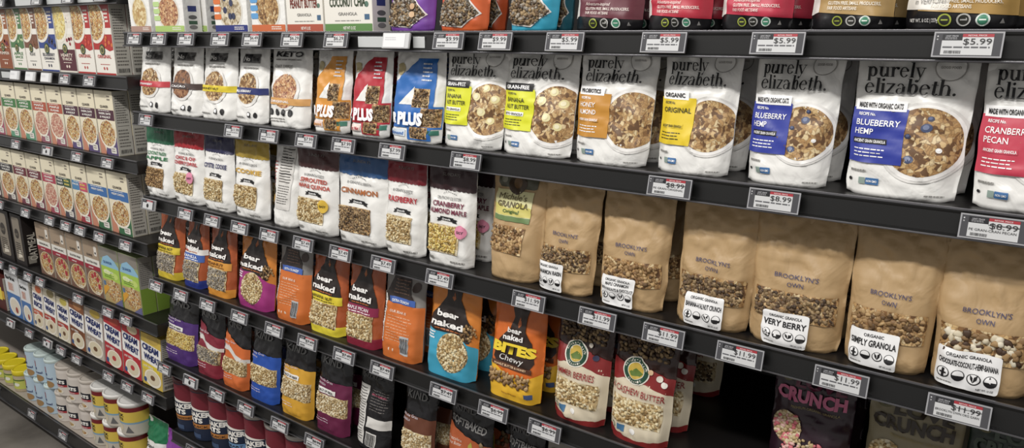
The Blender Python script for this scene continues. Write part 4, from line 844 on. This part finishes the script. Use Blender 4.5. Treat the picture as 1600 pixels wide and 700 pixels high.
for (a, b, mid, low, tc, l1, l2, pic, fr_, sh), lb in zip(NPX, NPL):
    c = carton(sh, lb, 'R1', a, b, CARD, npath(mid, low, tc, l1, l2, pic, fr_), h=.212, d=.05, group=g, side=side_lines)
c2 = copy_tree(c); c2.location.y += .052; c2['label'] = 'red and cream carton standing behind the end one'
c2 = copy_tree(c); c2.location.y += .104; c2['label'] = 'third red and cream carton deep in the end row'
g = 'cream oatmeal cartons with a coloured band'
Q2 = [(-12, 9, 'A32A34', 'BERRY', 'CREAM', BERRYP, 'A8506A', 'red band cut by the frame edge'), (11, 32.5, '3E7A3E', 'APPLE', 'CINNAMON', CEREAL, '5E9A7A', 'green band, first'), (34, 56.5, '3E7A3E', 'APPLE', 'CINNAMON', CEREAL, '5E9A7A', 'green band, second'), (58, 80.5, 'B5533A', 'MAPLE', 'SUGAR', BERRYP, '9A5A6A', 'orange band, first'),
      (82, 105, 'B5533A', 'MAPLE', 'SUGAR', BERRYP, '9A5A6A', 'orange band, second'), (106.5, 130, '4E2436', 'RAISIN, DATE', '& WALNUT', CEREAL, '5A4A7A', 'plum band, first'), (131, 156.5, '4E2436', 'RAISIN, DATE', '& WALNUT', CEREAL, '5A4A7A', 'plum band, second'), (158, 186, '4E2436', 'RAISIN, DATE', '& WALNUT', CEREAL, '5A4A7A', 'plum band at the shelf end')]
Q2L = ['cream oatmeal carton with red band cut by the left frame edge', 'cream carton with green band, further from the orange-banded ones', 'cream carton with green band, beside an orange-banded one', 'cream carton with orange band, beside a green-banded one', 'cream carton with orange band, beside a plum-banded one',
       'cream carton with plum band, beside an orange-banded one', 'cream carton with plum band, middle of the three plum ones', 'cream carton with plum band at the end of its shelf']
for (a, b, bd, l1, l2, pic, cr, sh), lb in zip(Q2, Q2L):
    c = carton('cream carton with ' + sh, lb, 'R2', a, b, CREAM, quaker(bd, l1, l2, pic, cr), h=.205, d=.05, group=g)
for k in (1, 2):
    c2 = copy_tree(c); c2.location.y += .052 * k; c2['label'] = ('cream carton directly behind the end plum-banded one', 'third carton deep behind the end plum-banded one')[k - 1]
Q3 = [(-16, 4, '2E2A2C', 'DATES', 'WALNUT', CEREAL, '5A4A4A', None, 'black band cut by frame'), (6, 27.5, '2E2A2C', 'DATES', 'WALNUT', CEREAL, '5A4A4A', None, 'black band'), (28.5, 49, '6E2430', 'APPLE', 'CRANBERRY', CEREAL, '7A3A4A', None, 'maroon band, first'), (50, 72, '6E2430', 'APPLE', 'CRANBERRY', CEREAL, '7A3A4A', None, 'maroon band, second'),
      (73.5, 94.5, 'B53A50', 'STRAWBERRY', 'CREAM', BERRYP, 'A8485A', None, 'pink band'), (95.5, 118.5, '2A3A34', 'PACK', 'VARIETY', CEREAL, '4A4450', '3A5A40', 'dark green split band'), (120, 144, '4A86B8', 'PACK', '', CEREAL, 'A83A44', 'D0506A', 'split blue and pink band'), (145.5, 175, '3A6EB0', 'WEIGHT CONTROL', '', CEREAL, '3A6E48', None, 'blue band, first'), (176.5, 208, '3A6EB0', 'WEIGHT CONTROL', '', CEREAL, '3A6E48', None, 'blue band at the shelf end')]
Q3L = ['cream oatmeal carton with black band cut by the left frame edge', 'cream oatmeal carton with fully visible black band', 'cream carton with maroon band, beside the black-banded one', 'cream carton with maroon band, beside the pink-banded one', 'cream carton with pink band and strawberry porridge bowl', 'cream carton with dark green and black split band',
       'cream carton with split blue and pink band', 'cream carton with blue band, beside the split-banded one', 'cream carton with blue band at the end of its shelf']
for (a, b, bd, l1, l2, pic, cr, sp, sh), lb in zip(Q3, Q3L):
    c = carton('cream carton with ' + sh, lb, 'R3', a, b, CREAM, quaker(bd, l1, l2, pic, cr, sp), h=.208, d=.05, group=g)
c2 = copy_tree(c); c2.location.y += .052; c2['label'] = 'cream carton directly behind the end blue-banded one'
pouch('brown oatmeal pouch', 'brown and cream pouch behind the end blue-banded carton', 'R3', 219, 243, M('6A5238', .4), lambda A: (A.part('label'), A.R(0, 0, 1, .22, M('DDD4C2'), 1), A.R(.1, .45, .9, .62, M('A8987A'), 1), A.R(.1, .26, .9, .38, M('A8987A'), 1)), h=.17, d=.05, y0=.125, group=g, reg=False)
g = 'black oatmeal cartons'
for (a, b), lb in zip(((-20, 0), (3, 23), (26, 43)), ('black oatmeal carton cut by the left frame edge', 'black oatmeal carton with tan panel, second from the frame edge', 'black oatmeal carton showing OATMEAL up its side')):
    carton(lb.split(',')[0], lb, 'R4', a, b, M('26201E', .45), blackbox, h=.21, d=.06, group=g, side=blackside)
g = 'red-banded cartons with strawberry bowls'
for (a, b), l1, lb in zip(((65, 86.5), (88, 111), (112.5, 137), (139, 163)), ('ORIGINAL', 'ORGANIC', 'GLUTEN FREE', 'GLUTEN FREE'), ('red-banded strawberry carton beside the black cartons', 'red-banded carton second from the black cartons', 'red-banded carton third from the black cartons', 'red-banded carton beside the lime green cartons')):
    carton(lb.replace('red-banded ', 'red-banded '), lb, 'R4', a, b, M('A8927A', .45), redband(l1), h=.208, d=.05, group=g)
g = 'lime green and blue protein cartons'
for (a, b), lb in zip(((165, 193), (194.5, 223.5)), ('lime green carton beside the red-banded ones', 'lime green carton at the end of its shelf')):
    c = carton(lb, lb.replace('lime green', 'lime green and sky blue'), 'R4', a, b, M('9AA870', .45), greenbox, h=.2, d=.05, group=g, side=lambda B: (B.R(0, 0, 1, .45, M('86A83A'), 0), B.R(0, .45, 1, 1, M('A8A49C'), 0), B.L(.1, .5, .9, .9, 12, M('6A6864'), 1)))
c2 = copy_tree(c); c2.location.y += .052; c2['label'] = 'lime green carton behind the end one'
g = 'hot wheat cereal cartons'
WH = [(17, 37, 'E6E8EA', 'blue'), (38, 53, 'E6E8EA', 'blue2')]
carton('tall blue and white carton', 'tall blue and white cereal carton first on its shelf', 'R5', 16, 37, M('E2E4E6', .42), bluecarton, h=.205, d=.04, group=g)
carton('short blue and white carton', 'blue and white cereal carton beside the rice carton', 'R5', 38, 53, M('E2E4E6', .42), bluecarton, h=.185, d=.04, group=g)
for a, b, bg, low, wd_, stp, top, rd, sh, lb, hh in ((54, 70, 'E3D6C4', 'C8583A', 'RICE', None, 'D86A3A', 0, 'rice cereal carton', 'hot rice cereal carton with orange fruit at the top', .18), (71, 90, 'E3D9BE', 'B5382E', 'WHEAT', None, '9A8A5A', 0, 'first cream carton', 'cream hot wheat cereal carton beside the rice carton', .185), (91.5, 110, 'E3D9BE', 'B5382E', 'WHEAT', None, 'C8B850', 0, 'second cream carton', 'cream hot wheat cereal carton beside the brown one', .175),
                       (111, 134, '8A5230', '7A4424', 'WHEAT', None, 'B57A4A', 0, 'brown wheat carton', 'chocolate brown hot wheat cereal carton', .185), (135.5, 163, 'BFB4A8', 'A8988A', 'WHEAT', None, 'D8B84A', 0, 'grey wheat carton', 'grey beige hot wheat cereal carton with swirl bowl', .185), (165, 192, 'C42A34', 'B5303A', 'WHEAT', None, 'C84A3A', 1, 'first red wheat carton', 'red hot wheat cereal carton beside the grey one', .19),
                       (193.5, 221, 'C42A34', 'C42A34', 'WHEAT', None, 'D8C6A0', 1, 'second red wheat carton', 'red hot wheat cereal carton beside the yellow one', .19), (223, 254, 'D8B84A', 'E2C82E', 'WHEAT', None, 'C9A84A', 0, 'yellow wheat carton', 'yellow hot wheat cereal carton at the shelf end', .185)):
    carton(sh, lb, 'R5', a, b, M(bg, .42), wheat(bg, low, wd_, bowl=None, strip=stp, top=top, red=rd), h=hh, d=.045, group=g, lean=4)
carton('dark amber box', 'dark red and amber box cut by the left frame edge', 'R5', -14, 11, M('5A2420', .42), lambda A: (A.part('label_panel'), A.R(0, .35, 1, .6, M('D8A82E'), 1), A.R(.55, .3, .85, .7, M('F0D84A'), 2), A.L(.1, .65, .9, .9, 4, M('A8543A'), 1)), h=.15, d=.05)

# ------------------------------------------------------------------ far unit, base shelf
def can(short, label, px, wd, up, art, col, lid, h, g, name='oats_canister', y0=None, lidh=.012):
    z = SHELF['R6']; xa, xb = xat(px - wd / 2, .02, z + h / 2), xat(px + wd / 2, .02, z + h / 2)
    return canister(short, label, 'R6', px, 0, (xb - xa) / 2 * .95, h, col, art, lid, z0=up * (h + .0005), group=g, name=name, reg=not up, lidh=lidh, y0=y0)
g = 'yellow-lidded jars on the base shelf'
for i, (px, wd) in enumerate(((-18, 13), (-4, 13), (9.5, 13.5), (24, 13.5))):
    can('yellow-lidded jar', ['yellow-lidded jar cut by the left frame edge', 'yellow-lidded jar second from the left frame edge', 'yellow-lidded jar third from the left frame edge', 'yellow-lidded jar beside the pale blue canisters'][i], px, wd, 0, jarart, M('B8A88A', .3), M('E8D21E', .3), .1, g, 'powder_jar', lidh=.022)
g = 'pale blue stacked canisters'
for i, px in enumerate((45, 60, 76)):
    p_ = ('beside the yellow-lidded jars', 'middle stack of the three', 'beside the white and black ones')[i]
    for up in (0, 1): can('pale blue canister', 'pale blue canister, %s, %s' % (('lower', 'upper')[up], p_), px, 13.8, up, bluecan, M('B9D0E0', .35), M('CFE0DC', .3), .128, g)
g = 'white canisters with black and red labels'
for i, px in enumerate((93.5, 112, 131.5)):
    p_ = ('beside the pale blue ones', 'middle stack of the three', 'beside the yellow ones')[i]
    for up in (0, 1): can('black-labelled canister', 'white canister with black and red label, %s, %s' % (('lower', 'upper')[up], p_), px, 17.5, up, tscan, M('D8CFC6', .4), M('C8BEB2', .4), .128, g)
g = 'yellow canisters with white lids'
for i, (px, wd) in enumerate(((149.5, 19), (169, 23), (192.5, 25))):
    p_ = ('beside the white and black ones', 'middle stack of the three', 'beside the green-topped bag')[i]
    for up in (0, 1): can('yellow canister', 'yellow canister with white lid, %s, %s' % (('lower', 'upper')[up], p_), px, wd, up, quickcan, M('C9C2B4', .38), M('EDEBE6', .3), .128, g)
pouch('green-topped bag', 'white bag with shiny green top beside the yellow canisters', 'R6', 219, 247, PW, lambda A: (A.part('top_band'), A.R(0, .62, 1, 1, M('1F7A4E', .25), 1), A.part('lettering'), A.T('Granola', .2, .5, .06, INK, w=.5)), h=.2, d=.07, group='bags on the base shelf', crinkle=1.6, y0=.03)
pouch('purple base-shelf bag', 'purple bag beside the green-topped bag on the base shelf', 'R6', 249, 272, M('8A3AA0', .28), lambda A: (A.part('label'), A.R(.1, .2, .9, .45, M('B878C8'), 1)), h=.19, d=.07, group='bags on the base shelf', crinkle=1.6, y0=.03)
# ------------------------------------------------------------------ price tags
TW, TH = .077, .032
TAGW = {}
def tag_proto(price, glare_or_blank=0, line=None, size=1.0):
    k = (price, glare_or_blank, line)
    if k in TAGW: return TAGW[k], False
    t = empty('price_tag', (0, 0, 0), '', 'price tag')
    bm_obj('housing', box_bm(-TW/2, TW/2, -.006, 0, -TH, 0, .0018), M('626266', .35, .3) if not glare_or_blank else M('C9CACB', .3), t)
    bm_obj('mounting_clip', box_bm(-TW/2 + .004, TW/2 - .004, 0, .005, -.012, -.001, .0006), M('3A3A3C', .4), t)
    A = Art(t, lambda u, v, off: Vector(((u - .5) * TW, -.006 - off * .6, -TH + v * TH)), TW, TH)
    if glare_or_blank == 1: A.part('screen'); A.R(.06, .08, .86, .92, M('E8E9EA', .2), 1); A.L(.12, .5, .6, .75, 2, M('C9CACC', .3), 2)  # glare painted into the colours: whitened housing and screen, price left out
    else:
        A.part('bezel'); A.R(0, 0, 1, 1, M('A2A2A6', .3), 0); A.R(.025, .06, .975, .94, M('4C4C50', .25), 1)
        A.part('screen'); A.R(.13, .09, .86, .66, M('CFD0D1', .28), 2); A.R(.42, .6, .86, .8, M('CFD0D1', .28), 2); A.R(.13, .66, .42, .9, M('26262A', .3), 3)
        A.part('red_banner'); A.R(.42, .79, .86, .91, M('B0303A', .35), 3)
        A.part('status_light'); A.E(.06, .82, .012, None, M('D8D8DA', .2), 2, 8); A.E(.06, .7, .012, None, M('B8B8BA', .2), 2, 8)
        A.part('lettering'); A.T('RETAIL PRICE', .5, .82, .055, M('E8C8C8'), w=.26, l=5); A.T('UNIT PRICE', .18, .8, .05, M('BFBFC4'), w=.18, l=5)
        if glare_or_blank == 2: A.E(.5, .4, .08, None, INK, 4)
        else:
            A.T(price, .84, .5, .24, INK, w=.40 if len(price) < 6 else .45, al='r', l=5, bold=.0)
            A.L(.17, .69, .38, .79, 2, M('9A9A9E'), 4, .5)
            if line: A.T(line, .15, .35, .1, INK, w=.68, l=5, bold=0)
            else: A.L(.15, .34, .84, .44, 1, M('55555A'), 4, .55)
            A.BAR(.18, .14, .42, .26, INK, 16, 4)
    A.done(); TAGW[k] = t; return t, True
TAGS = dict(
 A=[(203, '$6.49', 0), (240, '$6.49', 0), (282, '$6.49', 0), (334, '$6.49', 0), (383, '$6.49', 0), (444, '$6.29', 0), (511, '$6.29', 0), (602, '', 1), (682, '$9.99', 0), (753, '$9.99', 0), (858, '$5.99', 0), (1007, '$5.99', 0), (1178, '$5.99', 0), (1462, '$5.99', 0)],
 B=[(221, '$11.99', 0), (355, '$11.99', 0), (409, '$11.99', 0), (466, '$7.99', 0), (523, '$7.99', 0), (597, '$7.99', 0), (709, '$8.99', 0), (1017, '$8.99', 0, 'PE GRAN-ORIGINAL'), (1174, '$8.99', 0), (1503, '$8.99', 0, 'PE GRAN-CRAN PECAN')],
 C=[(225, '', 2), (282, '$7.49', 0), (323, '$7.49', 0), (365, '$7.49', 0), (410, '$7.49', 0), (462, '$7.49', 0), (519, '$7.49', 0), (584, '$7.49', 0), (670, '$7.49', 0), (805, '$11.99', 0), (909, '$11.99', 0), (1009, '$11.99', 0), (1124, '$11.99', 0), (1276, '$11.99', 0), (1452, '$11.99', 0, 'BROOKLYN OWN ORG GARN')],
 D=[(237, '$7.49', 0), (275, '$7.49', 0), (316, '$7.49', 0), (365, '$7.49', 0), (418, '$7.49', 0), (469, '$7.49', 0), (525, '$7.49', 0), (583, '$7.49', 0), (676, '$7.49', 0), (752, '$6.99', 0), (830, '$6.99', 0)],
 E=[(250, '$6.99', 0), (290, '', 2), (331, '$6.99', 0), (375, '$6.99', 0), (427, '$6.99', 0), (480, '$6.99', 0), (545, '$6.99', 0)],
 F=[(294, '$6.49', 0), (345, '$6.49', 0)],
 R0=[(-4, '$5.49', 0), (52, '$5.49', 0), (100, '$5.49', 0), (150, '$5.49', 0)],
 R1=[(19, '', 1), (43, '', 1), (67, '', 1), (96, '$5.99', 0), (134, '$5.99', 0)],
 R2=[(21, '$4.99', 0), (69, '', 2), (115, '$4.99', 0), (162, '$4.99', 0)],
 R3=[(-4, '$4.99', 0), (36, '$4.99', 0), (73, '$4.99', 0), (98, '$4.99', 0), (120, '$4.99', 0), (150, '$4.99', 0), (190, '$4.99', 0)],
 R4=[(-4, '$5.49', 0), (17, '$5.49', 0), (40, '$5.49', 0), (59, '$5.49', 0), (117, '$5.49', 0), (163, '$5.49', 0), (191, '$5.49', 0)],
 R5=[(13, '', 2), (42, '$5.99', 0), (70, '', 2), (91, '$5.99', 0), (115, '$5.99', 0), (164, '$5.99', 0), (193, '$5.99', 0), (225, '$5.99', 0)],
 R6=[(-8, '$4.49', 0), (47, '$4.49', 0), (95, '$4.49', 0)])
SN = dict(A='top near shelf', B='second near shelf', C='third near shelf', D='fourth near shelf', E='fifth near shelf', F='sixth near shelf', R0='topmost far shelf', R1='first full far shelf', R2='second far shelf', R3='third far shelf', R4='fourth far shelf', R5='fifth far shelf', R6='far base shelf')
for sh, tl in TAGS.items():
    ps = sorted(PRODUCTS.get(sh, [])); xs = []
    for tg in tl:
        z = SHELF[sh] - .003; xl = xat(tg[0], -.012, z); xs.append(xl + TW / 2)
    used = {}
    for tg, x in zip(tl, xs):
        proto, new = tag_proto(tg[1], tg[2], tg[3] if len(tg) > 3 else None)
        t = proto if new else copy_tree(proto)
        t.location = (x, -.0125 if sh != 'R6' else -.014, SHELF[sh] - .0032); t.rotation_euler = (-math.radians(13), 0, 0)
        t['group'] = 'electronic price tags on the shelf edges'
        say = 'glare-painted white price tag' if tg[2] == 1 else ('grey price tag without a price' if tg[2] == 2 else 'grey price tag reading ' + tg[1])
        if ps:
            p = min(ps, key=lambda q: abs(q[0] - x)); n = p[1]; used.setdefault(n, 0); used[n] += 1
            t['label'] = ' '.join((say + (' below the ' if used[n] == 1 else ' just past the ') + n.replace('cream carton with ', 'carton with ').replace(' at the end of its shelf', ' at the shelf end').replace(' cut by the left frame edge', ' at the frame edge').replace('black oatmeal carton showing OATMEAL up its side', 'last black oatmeal carton').replace('split blue and pink band', 'split band').replace('blue band at the shelf end', 'end blue band')).split()[:16])
        else: t['label'] = say + ' on the top shelf edge, ' + ['first', 'second', 'third', 'fourth'][xs.index(x)] + ' from the frame edge'
